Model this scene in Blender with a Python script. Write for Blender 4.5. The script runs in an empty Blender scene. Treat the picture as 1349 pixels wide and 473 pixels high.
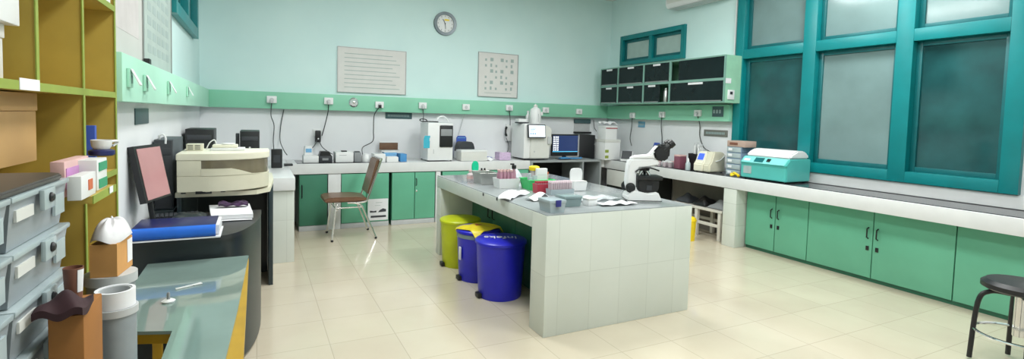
import bpy, bmesh, math, random
from mathutils import Vector, Matrix
PI = math.pi
random.seed(7)
S = bpy.context.scene
COL = S.collection

# ------------------------------------------------------------------ camera
FPX, YAW, PITCH, ROLL, CX, CY, EYE = 669.85, 0.465937, -0.0548365, 0.0274120, 674.5, 190.78, 1.42
_cy, _sy, _cp, _sp = math.cos(YAW), math.sin(YAW), math.cos(PITCH), math.sin(PITCH)
_F = Vector((_sy*_cp, _cy*_cp, _sp)); _R0 = Vector((_cy, -_sy, 0)); _U0 = _R0.cross(_F)
_R = _R0*math.cos(ROLL) + _U0*math.sin(ROLL); _U = _U0*math.cos(ROLL) - _R0*math.sin(ROLL)
EYEP = Vector((0, 0, EYE))
cam = bpy.data.cameras.new('camera'); camo = bpy.data.objects.new('camera', cam); COL.objects.link(camo)
cam.sensor_width = 36; cam.lens = FPX/1349*36; cam.shift_y = -(236.5-CY)/1349; cam.clip_start = .05
camo.matrix_world = Matrix(((_R.x, _U.x, -_F.x, 0), (_R.y, _U.y, -_F.y, 0), (_R.z, _U.z, -_F.z, EYE), (0, 0, 0, 1)))
S.camera = camo
S.view_settings.view_transform = 'Standard'; S.view_settings.look = 'None'; S.view_settings.gamma = 1; S.view_settings.exposure = -.12; S.view_settings.use_curve_mapping = False

def at(px, py, x=None, y=None, z=None):
    """world point on a plane of the room seen at a measured place of the photograph"""
    d = _F + _R*((px-CX)/FPX) - _U*((py-CY)/FPX)
    if x is not None: t = x/d.x
    elif y is not None: t = y/d.y
    else: t = (z-EYE)/d.z
    return EYEP + d*t

# ------------------------------------------------------------------ materials
MATS = {}
def mat(name, col, rough=.5, metal=0., noise=.06, nscale=9., emit=None, estr=0., trans=0., alpha=1., bump=0., spec=.5, coat=0.):
    if name in MATS: return MATS[name]
    m = bpy.data.materials.new(name); m.use_nodes = True
    nt = m.node_tree; b = nt.nodes['Principled BSDF']
    b.inputs['Roughness'].default_value = rough; b.inputs['Metallic'].default_value = metal
    b.inputs['Specular IOR Level'].default_value = spec
    b.inputs['Transmission Weight'].default_value = trans; b.inputs['Alpha'].default_value = alpha
    b.inputs['Coat Weight'].default_value = coat
    tc = nt.nodes.new('ShaderNodeTexCoord'); nz = nt.nodes.new('ShaderNodeTexNoise')
    nz.inputs['Scale'].default_value = nscale; nz.inputs['Detail'].default_value = 4
    nt.links.new(tc.outputs['Object'], nz.inputs['Vector'])
    rp = nt.nodes.new('ShaderNodeValToRGB'); c = Vector(col)
    rp.color_ramp.elements[0].position = .3; rp.color_ramp.elements[1].position = .7
    rp.color_ramp.elements[0].color = (*(c*(1-noise)), 1); rp.color_ramp.elements[1].color = (*[min(1, v) for v in c*(1+noise)], 1)
    nt.links.new(nz.outputs['Fac'], rp.inputs['Fac']); nt.links.new(rp.outputs['Color'], b.inputs['Base Color'])
    if emit: b.inputs['Emission Color'].default_value = (*emit, 1); b.inputs['Emission Strength'].default_value = estr
    if bump:
        bp = nt.nodes.new('ShaderNodeBump'); bp.inputs['Strength'].default_value = bump
        nt.links.new(nz.outputs['Fac'], bp.inputs['Height']); nt.links.new(bp.outputs['Normal'], b.inputs['Normal'])
    MATS[name] = m
    return m
def srgb(r, g, b):
    f = lambda v: (v/255/12.92 if v/255 <= .04045 else ((v/255+.055)/1.055)**2.4)
    return (f(r), f(g), f(b))
def tile_mat(name, c1, c2, grout, w, h, rough=.3, msize=.006, rotx=None, coat=0.):
    m = bpy.data.materials.new(name); m.use_nodes = True; nt = m.node_tree; b = nt.nodes['Principled BSDF']
    tc = nt.nodes.new('ShaderNodeTexCoord'); mp = nt.nodes.new('ShaderNodeMapping')
    if rotx: mp.inputs['Rotation'].default_value = rotx
    br = nt.nodes.new('ShaderNodeTexBrick'); br.offset = 0; br.squash = 1
    br.inputs['Scale'].default_value = 1; br.inputs['Brick Width'].default_value = w; br.inputs['Row Height'].default_value = h
    br.inputs['Mortar Size'].default_value = msize; br.inputs['Mortar Smooth'].default_value = .3
    br.inputs['Color1'].default_value = (*c1, 1); br.inputs['Color2'].default_value = (*c2, 1); br.inputs['Mortar'].default_value = (*grout, 1)
    nz = nt.nodes.new('ShaderNodeTexNoise'); nz.inputs['Scale'].default_value = 2.5; nz.inputs['Detail'].default_value = 5
    mx = nt.nodes.new('ShaderNodeMixRGB'); mx.blend_type = 'OVERLAY'; mx.inputs['Fac'].default_value = .12
    nt.links.new(tc.outputs['Object'], mp.inputs['Vector']); nt.links.new(mp.outputs['Vector'], br.inputs['Vector']); nt.links.new(tc.outputs['Object'], nz.inputs['Vector'])
    nt.links.new(br.outputs['Color'], mx.inputs['Color1']); nt.links.new(nz.outputs['Fac'], mx.inputs['Color2'])
    nt.links.new(mx.outputs['Color'], b.inputs['Base Color'])
    b.inputs['Roughness'].default_value = rough; b.inputs['Coat Weight'].default_value = coat
    MATS[name] = m
    return m

def wall_mat():
    """mint paint above the trunking, off-white glazed tile below it"""
    m = bpy.data.materials.new('wall paint'); m.use_nodes = True; nt = m.node_tree; b = nt.nodes['Principled BSDF']
    g = nt.nodes.new('ShaderNodeNewGeometry'); sx = nt.nodes.new('ShaderNodeSeparateXYZ'); nt.links.new(g.outputs['Position'], sx.inputs[0])
    gt = nt.nodes.new('ShaderNodeMath'); gt.operation = 'GREATER_THAN'; gt.inputs[1].default_value = 1.55; nt.links.new(sx.outputs['Z'], gt.inputs[0])
    nz = nt.nodes.new('ShaderNodeTexNoise'); nz.inputs['Scale'].default_value = 1.6; nz.inputs['Detail'].default_value = 5; nt.links.new(g.outputs['Position'], nz.inputs['Vector'])
    def ramp(a, c):
        r = nt.nodes.new('ShaderNodeValToRGB'); r.color_ramp.elements[0].color = (*a, 1); r.color_ramp.elements[1].color = (*c, 1)
        r.color_ramp.elements[0].position = .3; r.color_ramp.elements[1].position = .7
        nt.links.new(nz.outputs['Fac'], r.inputs['Fac']); return r
    lo = ramp(srgb(222, 223, 227), srgb(230, 231, 234)); hi = ramp(srgb(203, 229, 229), srgb(211, 235, 234))
    mx = nt.nodes.new('ShaderNodeMixRGB'); nt.links.new(gt.outputs[0], mx.inputs['Fac'])
    nt.links.new(lo.outputs['Color'], mx.inputs['Color1']); nt.links.new(hi.outputs['Color'], mx.inputs['Color2'])
    nt.links.new(mx.outputs['Color'], b.inputs['Base Color']); b.inputs['Roughness'].default_value = .6
    return m

M_wall = wall_mat()
M_ceil = mat('ceiling paint', (.82, .83, .82), .8)
M_floor = tile_mat('floor tile', srgb(202, 191, 171), srgb(197, 186, 166), srgb(180, 169, 150), .4, .4, .2, .003, coat=.2)
M_trunk = mat('trunking green', srgb(136, 200, 172), .45, nscale=2)
M_trunk_l = mat('trunking pale green', srgb(172, 222, 200), .45, nscale=2)
M_tile = tile_mat('white tile', srgb(212, 217, 210), srgb(207, 212, 205), srgb(196, 201, 194), .25, .4, .22, .0025, (PI/2, 0, 0))
M_tilex = tile_mat('white tile side', srgb(212, 217, 210), srgb(207, 212, 205), srgb(190, 195, 188), .25, .4, .22, .003, (PI/2, 0, PI/2))
M_slab = mat('pale bench fascia', srgb(218, 219, 220), .3, noise=.03)
M_slabi = mat('pale island fascia', srgb(205, 211, 207), .3, noise=.03)
M_benchtop = mat('grey bench top', srgb(190, 193, 195), .25, noise=.05)
M_steel = mat('polished grey island top', srgb(142, 147, 149), .16, noise=.08, nscale=4)
M_granite = mat('dark granite', srgb(62, 62, 66), .15, noise=.4, nscale=160)
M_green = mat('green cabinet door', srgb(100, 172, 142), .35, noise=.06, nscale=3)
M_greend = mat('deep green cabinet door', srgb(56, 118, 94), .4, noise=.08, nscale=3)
M_cabmint = mat('mint cabinet shell', srgb(150, 200, 172), .45)
M_cabframe = mat('cabinet frame green grey', srgb(120, 160, 148), .4)
M_cabgrey = mat('cabinet carcass grey', srgb(150, 156, 158), .4)
M_darkglass = mat('dark cabinet flap', srgb(16, 30, 32), .25, noise=.15, spec=.25)
M_teal = mat('teal frame paint', srgb(0, 122, 126), .35, noise=.08, nscale=4)
M_teald = mat('deep teal frame paint', srgb(8, 96, 100), .35, noise=.08)
M_pane = mat('grey frosted pane', srgb(120, 145, 145), .12, noise=.12, nscale=2.5, alpha=.86)
M_paned = mat('dark pane', srgb(32, 78, 80), .1, noise=.3, nscale=3, alpha=.93)
M_panel = mat('pale pane', srgb(175, 195, 190), .2, noise=.05, alpha=.9)
M_white = mat('white plastic', srgb(226, 227, 228), .4, noise=.02)
M_whitew = mat('off white plastic', srgb(212, 212, 208), .45, noise=.03)
M_paper = mat('paper', srgb(228, 228, 232), .8, noise=.03)
M_black = mat('black plastic', srgb(24, 25, 28), .4, noise=.1)
M_blackm = mat('charcoal plastic', srgb(52, 55, 60), .5, noise=.1)
M_grey = mat('mid grey plastic', srgb(140, 143, 146), .5)
M_greyl = mat('light grey plastic', srgb(188, 190, 192), .45)
M_cream = mat('cream casing', srgb(212, 208, 188), .45, noise=.04)
M_creamd = mat('cream casing lid', srgb(228, 224, 206), .45, noise=.03)
M_smoke = mat('smoked cover', srgb(120, 112, 92), .15, noise=.2, alpha=.9)
M_chrome = mat('chrome', (.75, .75, .75), .15, 1., noise=.02)
M_stainless = mat('stainless steel', (.55, .55, .53), .32, 1., noise=.06)
M_brown = mat('brown leatherette', srgb(110, 82, 62), .35, noise=.15, nscale=14)
M_browns = mat('tan leatherette seat', srgb(112, 80, 60), .35, noise=.12, nscale=14)
M_olive = mat('olive board', srgb(186, 160, 72), .6, noise=.12, nscale=5)
M_oliveb = mat('tan back board', srgb(186, 148, 96), .6, noise=.1, nscale=5)
M_lime = mat('lime edging', srgb(142, 158, 62), .5, noise=.1)
M_card = mat('cardboard', srgb(206, 152, 90), .75, noise=.08)
M_cardd = mat('brown cardboard', srgb(150, 98, 44), .75, noise=.08)
M_tub = mat('translucent grey plastic', srgb(150, 158, 164), .25, noise=.1, alpha=.93)
M_tubl = mat('pale translucent plastic', srgb(182, 196, 200), .2, noise=.08, alpha=.8)
M_darklid = mat('dark grey lid', srgb(72, 68, 66), .4)
M_pink = mat('pink purple carton', srgb(196, 140, 196), .5, noise=.25, nscale=6)
M_pinkl = mat('pale pink plastic', srgb(216, 178, 176), .5, noise=.12)
M_orange = mat('orange label', srgb(205, 108, 70), .5)
M_boxgreen = mat('green print', srgb(52, 150, 110), .5)
M_blue = mat('bin blue', srgb(36, 38, 196), .35, noise=.08)
M_blued = mat('navy cover', srgb(26, 32, 88), .35, noise=.15)
M_blues = mat('bright blue spine', srgb(38, 104, 208), .3, noise=.12)
M_bluem = mat('mid blue plastic', srgb(58, 88, 180), .4)
M_bluel = mat('light blue carton', srgb(112, 168, 210), .5, noise=.15, nscale=40)
M_blueg = mat('glove box blue', srgb(72, 140, 196), .5)
M_cyan = mat('cyan panel', srgb(64, 172, 196), .35)
M_yellow = mat('yellow bin', srgb(196, 206, 18), .4, noise=.05)
M_yellowb = mat('warm yellow', srgb(238, 206, 24), .45)
M_bag = mat('yellow hazard bag', srgb(236, 214, 48), .4, noise=.08)
M_red = mat('red plastic', srgb(176, 56, 72), .4)
M_lime_b = mat('basket green', srgb(70, 205, 120), .4, alpha=.92)
M_mint = mat('mint paddle', srgb(20, 196, 148), .4)
M_clear = mat('clear tubes', srgb(222, 206, 212), .15, alpha=.62)
M_clearw = mat('clear bag film', srgb(226, 230, 234), .12, alpha=.5)
M_rack = mat('smoky rack plastic', srgb(176, 190, 197), .2, alpha=.78)
M_rackg = mat('grey green tub plastic', srgb(138, 158, 160), .2, alpha=.82)
M_centr = mat('centrifuge teal', srgb(86, 184, 178), .35, noise=.03)
M_centrl = mat('centrifuge pale teal', srgb(128, 208, 204), .35, noise=.03)
M_screenblue = mat('lit blue screen', srgb(60, 90, 230), .3, emit=srgb(70, 100, 245), estr=.7)
M_screenw = mat('lit white screen', srgb(225, 232, 240), .3, emit=(.85, .9, .95), estr=.5)
M_screendk = mat('dark blue desktop screen', srgb(36, 52, 92), .2, emit=srgb(44, 62, 112), estr=.45, noise=.2, nscale=3)
M_screenicon = mat('lit icons', (.9, .9, .9), .3, emit=(.9, .92, .95), estr=.7)
M_screencyan = mat('lit task bar', srgb(90, 190, 230), .3, emit=srgb(90, 190, 230), estr=.8)
M_screenpk = mat('dusty pink reflecting screen', srgb(190, 138, 140), .25, noise=.06, nscale=4)
M_deskd = mat('dark laminate', srgb(44, 58, 64), .25, noise=.12)
M_deskf = mat('dark desk panel', srgb(34, 44, 48), .35, noise=.12)
M_desktop = mat('dark desk top', srgb(40, 44, 48), .35, noise=.15)
M_glasstop = mat('grey green glossy table top', srgb(128, 148, 142), .05, noise=.15, nscale=2.2, coat=.6)
M_gold = mat('gold reflection tone', srgb(180, 142, 30), .4, noise=.1)
M_purple = mat('purple patterned cloth', srgb(58, 34, 66), .8, noise=.9, nscale=45)
M_maroon = mat('dark maroon cloth', srgb(48, 22, 28), .8, noise=.3)
M_cup = mat('brown cup', srgb(122, 78, 62), .5, noise=.06)
M_board = mat('notice board sheet', srgb(196, 196, 193), .7, noise=.04, nscale=3)
M_boardg = mat('notice board grid sheet', srgb(172, 186, 181), .7, noise=.06, nscale=6)
M_print = mat('faint print', srgb(160, 175, 173), .7)
M_ink = mat('dark print', srgb(60, 62, 70), .7)
M_alu = mat('aluminium edge', (.4, .4, .4), .4, .8)
M_plate = mat('dark sign plate', srgb(66, 92, 96), .4)
M_plateg = mat('grey sign plate', srgb(112, 112, 106), .4)
M_plateb = mat('blue sign plate', srgb(108, 160, 190), .4)
M_signtxt = mat('sign lettering', srgb(150, 170, 172), .5)
M_screenlamp = mat('fluorescent diffuser', (.95, .97, 1), .4, emit=(.98, 1, .98), estr=7.)
M_clock = mat('clock rim grey', srgb(112, 122, 128), .35, .2)
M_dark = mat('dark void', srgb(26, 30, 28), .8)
M_recess = mat('brown grey recess shade', srgb(120, 114, 106), .8)
M_wood = mat('white painted wood', srgb(216, 212, 204), .5, noise=.05)
M_cable = mat('grey cable', srgb(70, 72, 74), .5)
M_lens = mat('lens glass', srgb(20, 24, 34), .05)

# ------------------------------------------------------------------ mesh builder
class MB:
    def __init__(self): self.bm = bmesh.new(); self.mi = 0
    def _mark(self, faces):
        for f in faces: f.material_index = self.mi
    def m(self, i): self.mi = i; return self
    def box(self, x0, x1, y0, y1, z0, z1, bev=0., seg=2, rot=None):
        r = bmesh.ops.create_cube(self.bm, size=1); vs = r['verts']
        for v in vs: v.co = Vector(((x0+x1)/2+v.co.x*abs(x1-x0), (y0+y1)/2+v.co.y*abs(y1-y0), (z0+z1)/2+v.co.z*abs(z1-z0)))
        if rot is not None:
            c = Vector(((x0+x1)/2, (y0+y1)/2, (z0+z1)/2)); bmesh.ops.rotate(self.bm, verts=vs, cent=c, matrix=rot)
        fs = {f for v in vs for f in v.link_faces}; self._mark(fs)
        if bev: 
            es = list({e for f in fs for e in f.edges})
            n = bmesh.ops.bevel(self.bm, geom=es, offset=bev, segments=seg, affect='EDGES', profile=.6); self._mark(n['faces'])
        return self
    def prism(self, pts, a, b, axis='z', bev=0.):
        def P(u, v, w): return {'z': (u, v, w), 'y': (u, w, v), 'x': (w, u, v)}[axis]
        lo = [self.bm.verts.new(P(u, v, a)) for u, v in pts]; hi = [self.bm.verts.new(P(u, v, b)) for u, v in pts]
        n = len(pts); fs = [self.bm.faces.new(lo[::-1]), self.bm.faces.new(hi)]
        for i in range(n): fs.append(self.bm.faces.new((lo[i], lo[(i+1) % n], hi[(i+1) % n], hi[i])))
        self._mark(fs); bmesh.ops.recalc_face_normals(self.bm, faces=fs)
        if bev:
            es = list({e for f in fs for e in f.edges}); nn = bmesh.ops.bevel(self.bm, geom=es, offset=bev, segments=2, affect='EDGES'); self._mark(nn['faces'])
        return self
    def lathe(self, prof, c=(0, 0, 0), seg=28, axis='z', sx=1., sy=1.):
        rings = []
        for r, z in prof:
            ring = []
            for i in range(seg):
                t = 2*PI*i/seg; u, v = r*math.cos(t)*sx, r*math.sin(t)*sy
                p = {'z': (u, v, z), 'y': (u, -z, v), 'x': (z, u, v)}[axis]
                ring.append(self.bm.verts.new(Vector(c)+Vector(p)))
            rings.append(ring)
        fs = []
        for a, b in zip(rings, rings[1:]):
            for i in range(seg): fs.append(self.bm.faces.new((a[i], a[(i+1) % seg], b[(i+1) % seg], b[i])))
        fs.append(self.bm.faces.new(rings[0][::-1])); fs.append(self.bm.faces.new(rings[-1]))
        self._mark(fs); bmesh.ops.recalc_face_normals(self.bm, faces=fs)
        return self
    def tube(self, pts, r, seg=8, closed=False):
        pts = [Vector(p) for p in pts]; n = len(pts); rings = []
        up = Vector((0, 0, 1)); prev = None
        for i, p in enumerate(pts):
            d = (pts[min(i+1, n-1)]-pts[max(i-1, 0)])
            if closed: d = pts[(i+1) % n]-pts[(i-1) % n]
            d.normalize()
            if prev is None:
                s = d.cross(up) if abs(d.z) < .95 else d.cross(Vector((1, 0, 0)))
            else: s = prev-d*prev.dot(d)
            s.normalize(); prev = s; u = s.cross(d)
            rr = r[i] if isinstance(r, (list, tuple)) else r
            rings.append([self.bm.verts.new(p+s*math.cos(2*PI*k/seg)*rr+u*math.sin(2*PI*k/seg)*rr) for k in range(seg)])
        fs = []
        pairs = list(zip(rings, rings[1:])) + ([(rings[-1], rings[0])] if closed else [])
        for a, b in pairs:
            for k in range(seg): fs.append(self.bm.faces.new((a[k], a[(k+1) % seg], b[(k+1) % seg], b[k])))
        if not closed: fs += [self.bm.faces.new(rings[0][::-1]), self.bm.faces.new(rings[-1])]
        self._mark(fs); bmesh.ops.recalc_face_normals(self.bm, faces=fs)
        return self
    def ball(self, c, r, s=(1, 1, 1), sub=2):
        v = bmesh.ops.create_icosphere(self.bm, subdivisions=sub, radius=r)['verts']
        for q in v: q.co = Vector(c)+Vector((q.co.x*s[0], q.co.y*s[1], q.co.z*s[2]))
        self._mark({f for q in v for f in q.link_faces}); return self
    def sheet(self, fn, nu, nv, th=.002):
        """a thin solid sheet from fn(u,v)->point"""
        top = [[self.bm.verts.new(fn(i/nu, j/nv)) for j in range(nv+1)] for i in range(nu+1)]
        bot = [[self.bm.verts.new(Vector(fn(i/nu, j/nv))-Vector((0, 0, th))) for j in range(nv+1)] for i in range(nu+1)]
        fs = []
        for i in range(nu):
            for j in range(nv):
                fs.append(self.bm.faces.new((top[i][j], top[i+1][j], top[i+1][j+1], top[i][j+1])))
                fs.append(self.bm.faces.new((bot[i][j], bot[i][j+1], bot[i+1][j+1], bot[i+1][j])))
        for i in range(nu):
            fs.append(self.bm.faces.new((top[i][0], bot[i][0], bot[i+1][0], top[i+1][0])))
            fs.append(self.bm.faces.new((top[i][nv], top[i+1][nv], bot[i+1][nv], bot[i][nv])))
        for j in range(nv):
            fs.append(self.bm.faces.new((top[0][j], top[0][j+1], bot[0][j+1], bot[0][j])))
            fs.append(self.bm.faces.new((top[nu][j], bot[nu][j], bot[nu][j+1], top[nu][j+1])))
        self._mark(fs); bmesh.ops.recalc_face_normals(self.bm, faces=fs); return self
    def open_tub(self, x0, x1, y0, y1, z0, z1, t, taper=0.):
        """an open box with wall thickness; its foot is smaller by taper on each side"""
        def rect(a, z): return [self.bm.verts.new(p) for p in ((x0+a, y0+a, z), (x1-a, y0+a, z), (x1-a, y1-a, z), (x0+a, y1-a, z))]
        o0, o1, i1, i0 = rect(taper, z0), rect(0, z1), rect(t, z1), rect(taper+t, z0+t)
        fs = [self.bm.faces.new(o0[::-1]), self.bm.faces.new(i0)]
        for a, b in ((o0, o1), (o1, i1), (i1, i0)):
            for k in range(4): fs.append(self.bm.faces.new((a[k], a[(k+1) % 4], b[(k+1) % 4], b[k])))
        self._mark(fs); bmesh.ops.recalc_face_normals(self.bm, faces=fs); return self
    def build(self, name, mats, parent=None, angle=35):
        me = bpy.data.meshes.new(name); self.bm.to_mesh(me); self.bm.free()
        for m in (mats if isinstance(mats, (list, tuple)) else [mats]): me.materials.append(m)
        for p in me.polygons: p.use_smooth = True
        me.set_sharp_from_angle(angle=math.radians(angle))
        o = bpy.data.objects.new(name, me); COL.objects.link(o)
        if parent is not None: o.parent = parent
        return o

def tag(o, label, cat, group=None, kind=None):
    o['label'] = label; o['category'] = cat
    if group: o['group'] = group
    if kind: o['kind'] = kind
    return o
def thing(name, label, cat, loc=(0, 0, 0), rz=0., group=None):
    o = bpy.data.objects.new(name, None); COL.objects.link(o); o.location = loc; o.rotation_euler = (0, 0, rz); o.empty_display_size = .05
    return tag(o, label, cat, group)
def struct(name, mb, m):
    o = mb.build(name, m); o['kind'] = 'structure'; return o
def dup(root, loc, rz, label=None):
    r = root.copy(); COL.objects.link(r); r.location = loc; r.rotation_euler = (0, 0, rz)
    if label: r['label'] = label
    for ch in list(root.children):
        c = ch.copy(); COL.objects.link(c); c.parent = r
        for g in list(ch.children):
            d = g.copy(); COL.objects.link(d); d.parent = c
    return r
def solo(name, mb, m, label, cat, loc=(0, 0, 0), rz=0., group=None):
    o = mb.build(name, m); o.location = loc; o.rotation_euler = (0, 0, rz); return tag(o, label, cat, group)
def text(name, body, size, m, parent, loc, rot, ext=.0005):
    cu = bpy.data.curves.new(name, 'FONT'); cu.body = body; cu.size = size; cu.extrude = ext; cu.align_x = 'CENTER'; cu.align_y = 'CENTER'
    tmp = bpy.data.objects.new(name, cu); COL.objects.link(tmp); bpy.context.view_layer.update()
    me = bpy.data.meshes.new_from_object(tmp.evaluated_get(bpy.context.evaluated_depsgraph_get())); bpy.data.objects.remove(tmp)
    me.materials.clear(); me.materials.append(m)
    o = bpy.data.objects.new(name, me); COL.objects.link(o); o.parent = parent; o.location = loc; o.rotation_euler = rot
    return o
def arc(pts, n=6):
    """smooth a polyline (Catmull-Rom)"""
    P = [Vector(p) for p in pts]; out = []
    for i in range(len(P)-1):
        a, b, c, d = P[max(i-1, 0)], P[i], P[i+1], P[min(i+2, len(P)-1)]
        for k in range(n):
            t = k/n; out.append(.5*((2*b)+(c-a)*t+(2*a-5*b+4*c-d)*t*t+(3*b-a-3*c+d)*t**3))
    return out+[P[-1]]
def rotz(a): return Matrix.Rotation(a, 3, 'Z')

# ------------------------------------------------------------------ the room
XL, XR, YB, YF, ZC = -.6, 5.33, 7.0, -2.0, 3.4
struct('floor', MB().box(-1.1, 5.6, -2.2, 7.2, -.1, 0), M_floor)
struct('ceiling', MB().box(-1.1, 5.6, -2.2, 7.2, ZC, ZC+.1), M_ceil)
struct('wall_back', MB().box(XL-.1, XR+.12, YB, YB+.12, 0, ZC), M_wall)
struct('wall_front', MB().box(-1.1, XR+.12, YF-.12, YF, 0, ZC), M_wall)
b = MB()
b.box(XL-.12, XL, 2.62, 4.70, 0, ZC).box(XL-.12, XL, 6.36, YB, 0, ZC).box(XL-.12, XL, 4.70, 6.36, 0, 2.15).box(XL-.12, XL, 4.70, 6.36, 3.15, ZC)
b.box(-.97, XL, 2.54, 2.62, 0, ZC).box(-.97, -.85, YF, 2.54, 0, ZC)
struct('wall_left', b, M_wall)
b = MB()
W = XR+.12
b.box(XR, W, YF, 1.74, 0, ZC).box(XR, W, 1.74, 4.43, 0, .92).box(XR, W, 1.74, 4.43, 3.18, ZC)
b.box(XR, W, 4.43, 5.3, 0, ZC).box(XR, W, 5.3, 6.7, 0, 2.3).box(XR, W, 5.3, 6.7, 2.77, ZC).box(XR, W, 6.7, YB, 0, ZC)
struct('wall_right', b, M_wall)

# green cable trunking that runs round the walls
struct('trim_1', MB().box(XL, XR, 6.9, YB, 1.44, 1.645, .004), M_trunk)
struct('trim_2', MB().box(XL, XL+.1, 2.63, 6.899, 1.44, 1.645, .004), M_trunk_l)
struct('trim_3', MB().box(XR-.1, XR, 4.44, 6.899, 1.435, 1.645, .004), M_trunk)

# windows
def window(name, x0, x1, xp, cells, frames, pane_m, sash=.045):
    """x0..x1 depth of the frame, xp the pane plane; cells = (y0,y1,z0,z1) lights; frames = boxes"""
    b = MB()
    for y0, y1, z0, z1 in frames: b.box(x0, x1, y0, y1, z0, z1, .004)
    w = b.build(name, M_teal); w['kind'] = 'structure'
    for i, (y0, y1, z0, z1) in enumerate(cells):
        s = MB(); a = sash; m0, m1 = xp-.02, xp+.02
        s.box(m0, m1, y0, y0+a, z0, z1, .003).box(m0, m1, y1-a, y1, z0, z1, .003).box(m0, m1, y0+a, y1-a, z0, z0+a, .003).box(m0, m1, y0+a, y1-a, z1-a, z1, .003)
        so = s.build('sash', M_teald, w)
        MB().box(xp-.003, xp+.003, y0+a, y1-a, z0+a, z1-a).build('pane', pane_m[i % len(pane_m)], so)
    return w
Z0, ZT0, ZT1, Z1 = .92, 2.2, 2.31, 3.18
ys = [(1.86, 2.52), (2.66, 3.42), (3.56, 4.32)]
fr = [(1.74, 1.86, Z0, Z1), (2.52, 2.66, Z0, Z1), (3.42, 3.56, Z0, Z1), (4.32, 4.43, Z0, Z1), (1.86, 4.32, Z1-.1, Z1)]
for y0, y1 in ys: fr += [(y0, y1, ZT0, ZT1), (y0, y1, Z0, Z0+.1)]
cells = []
for y0, y1 in ys: cells += [(y0, y1, Z0+.1, ZT0), (y0, y1, ZT1, Z1-.1)]
window('window_1', XR-.05, XR+.1, XR+.04, cells, fr, [M_paned, M_pane, M_pane, M_pane, M_paned, M_pane])
window('window_2', XR-.04, XR+.08, XR+.03, [(5.37, 5.96, 2.36, 2.7), (6.02, 6.64, 2.36, 2.7)],
       [(5.3, 5.37, 2.3, 2.77), (6.64, 6.7, 2.3, 2.77), (5.37, 6.64, 2.7, 2.77), (5.37, 6.64, 2.3, 2.36), (5.96, 6.02, 2.36, 2.7)], [M_panel])
window('window_3', XL-.1, XL+.05, XL-.03, [(4.8, 5.46, 2.25, 3.05), (5.58, 6.26, 2.25, 3.05)],
       [(4.7, 4.8, 2.15, 3.15), (6.26, 6.36, 2.15, 3.15), (5.46, 5.58, 2.25, 3.05), (4.8, 6.26, 2.15, 2.25), (4.8, 6.26, 3.05, 3.15)], [M_paned])
# pale sill tile under the big window
struct('trim_4', MB().box(XR-.025, XR, 1.0, 4.42, .807, .915, .003), M_slab)

# ceiling lights: one of each kind, then copies
def ceiling_light(loc, label):
    t = thing('ceiling_light', label, 'light', loc, 0, 'fluorescent ceiling lights')
    MB().box(-.32, .32, -.62, .62, .03, .075, .006).build('housing', M_white, t)
    MB().box(-.29, .29, -.59, .59, .012, .029, .004).build('diffuser', M_screenlamp, t)
    return t
L0 = ceiling_light((.9, 1.2, ZC-.0755), 'fluorescent ceiling light over the camera end of the room')
spots = [(2.9, 1.2, 'fluorescent ceiling light in front of the island bench'), (4.5, 2.6, 'fluorescent ceiling light beside the big teal window'),
         (.9, 4.2, 'fluorescent ceiling light over the brown chair aisle'), (2.9, 4.2, 'fluorescent ceiling light over the island bench')]
for x, y, l in spots: dup(L0, (x, y, ZC-.0755), 0, l)
for x, y in [(.9, 1.2)]+[(s[0], s[1]) for s in spots]:
    d = bpy.data.lights.new('fluorescent_glow', 'AREA'); d.shape = 'RECTANGLE'; d.size = .56; d.size_y = 1.16; d.energy = 46; d.color = (.975, 1, .985)
    lo = bpy.data.objects.new('fluorescent_glow', d); COL.objects.link(lo); lo.location = (x, y, ZC-.09)
# daylight outside the windows
wd = bpy.data.worlds.new('outside'); S.world = wd; wd.use_nodes = True
wd.node_tree.nodes['Background'].inputs['Color'].default_value = (.62, .76, .84, 1); wd.node_tree.nodes['Background'].inputs['Strength'].default_value = .6

# ------------------------------------------------------------------ built-in benches
BZ = .8
CBX1 = at(792, 225, y=6.37).x
def handle_y(p, x, z0, z1, y, m=None):       # vertical pull on a door facing -Y
    MB().tube([(x, y, z0), (x, y-.025, z0+.012), (x, y-.025, z1-.012), (x, y, z1)], .006).build('handle', m or M_black, p)
def handle_x(p, y, z0, z1, x, m=None):
    MB().tube([(x, y, z0), (x-.025, y, z0+.012), (x-.025, y, z1-.012), (x, y, z1)], .006).build('handle', m or M_black, p)

t = thing('worktop', 'long pale worktop along the back wall under the green trunking', 'worktop', (0, 0, 0))
MB().box(.325, 3.515, 6.39, 6.995, .68, BZ, .004).box(CBX1+.005, 4.83, 6.39, 6.995, .68, BZ, .004).build('slab', M_slab, t)
MB().box(.42, 1.62, 6.43, 6.9, BZ, BZ+.004).build('granite_inlay', M_granite, t)
t = thing('worktop', 'pale tiled worktop on the left wall behind the cream analyser', 'worktop', (0, 0, 0))
MB().box(XL+.005, .32, 5.11, 6.38, .68, BZ, .004).box(XL+.005, .32, 6.381, 6.995, .68, BZ, .004).build('slab', M_slab, t)
MB().box(XL+.01, .315, 5.13, 6.385, 0, .679, .003).build('tiled_base', M_tile, t)
t = thing('worktop', 'long right hand worktop with dark granite surface below the teal window', 'worktop', (0, 0, 0))
MB().box(4.84, XR-.004, .8, 6.995, .67, BZ-.003, .004).build('slab', M_slab, t)
MB().box(4.875, XR-.006, .8, 6.3, BZ-.003, BZ+.003).build('granite_surface', M_granite, t)
TOPR = BZ+.004

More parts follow.
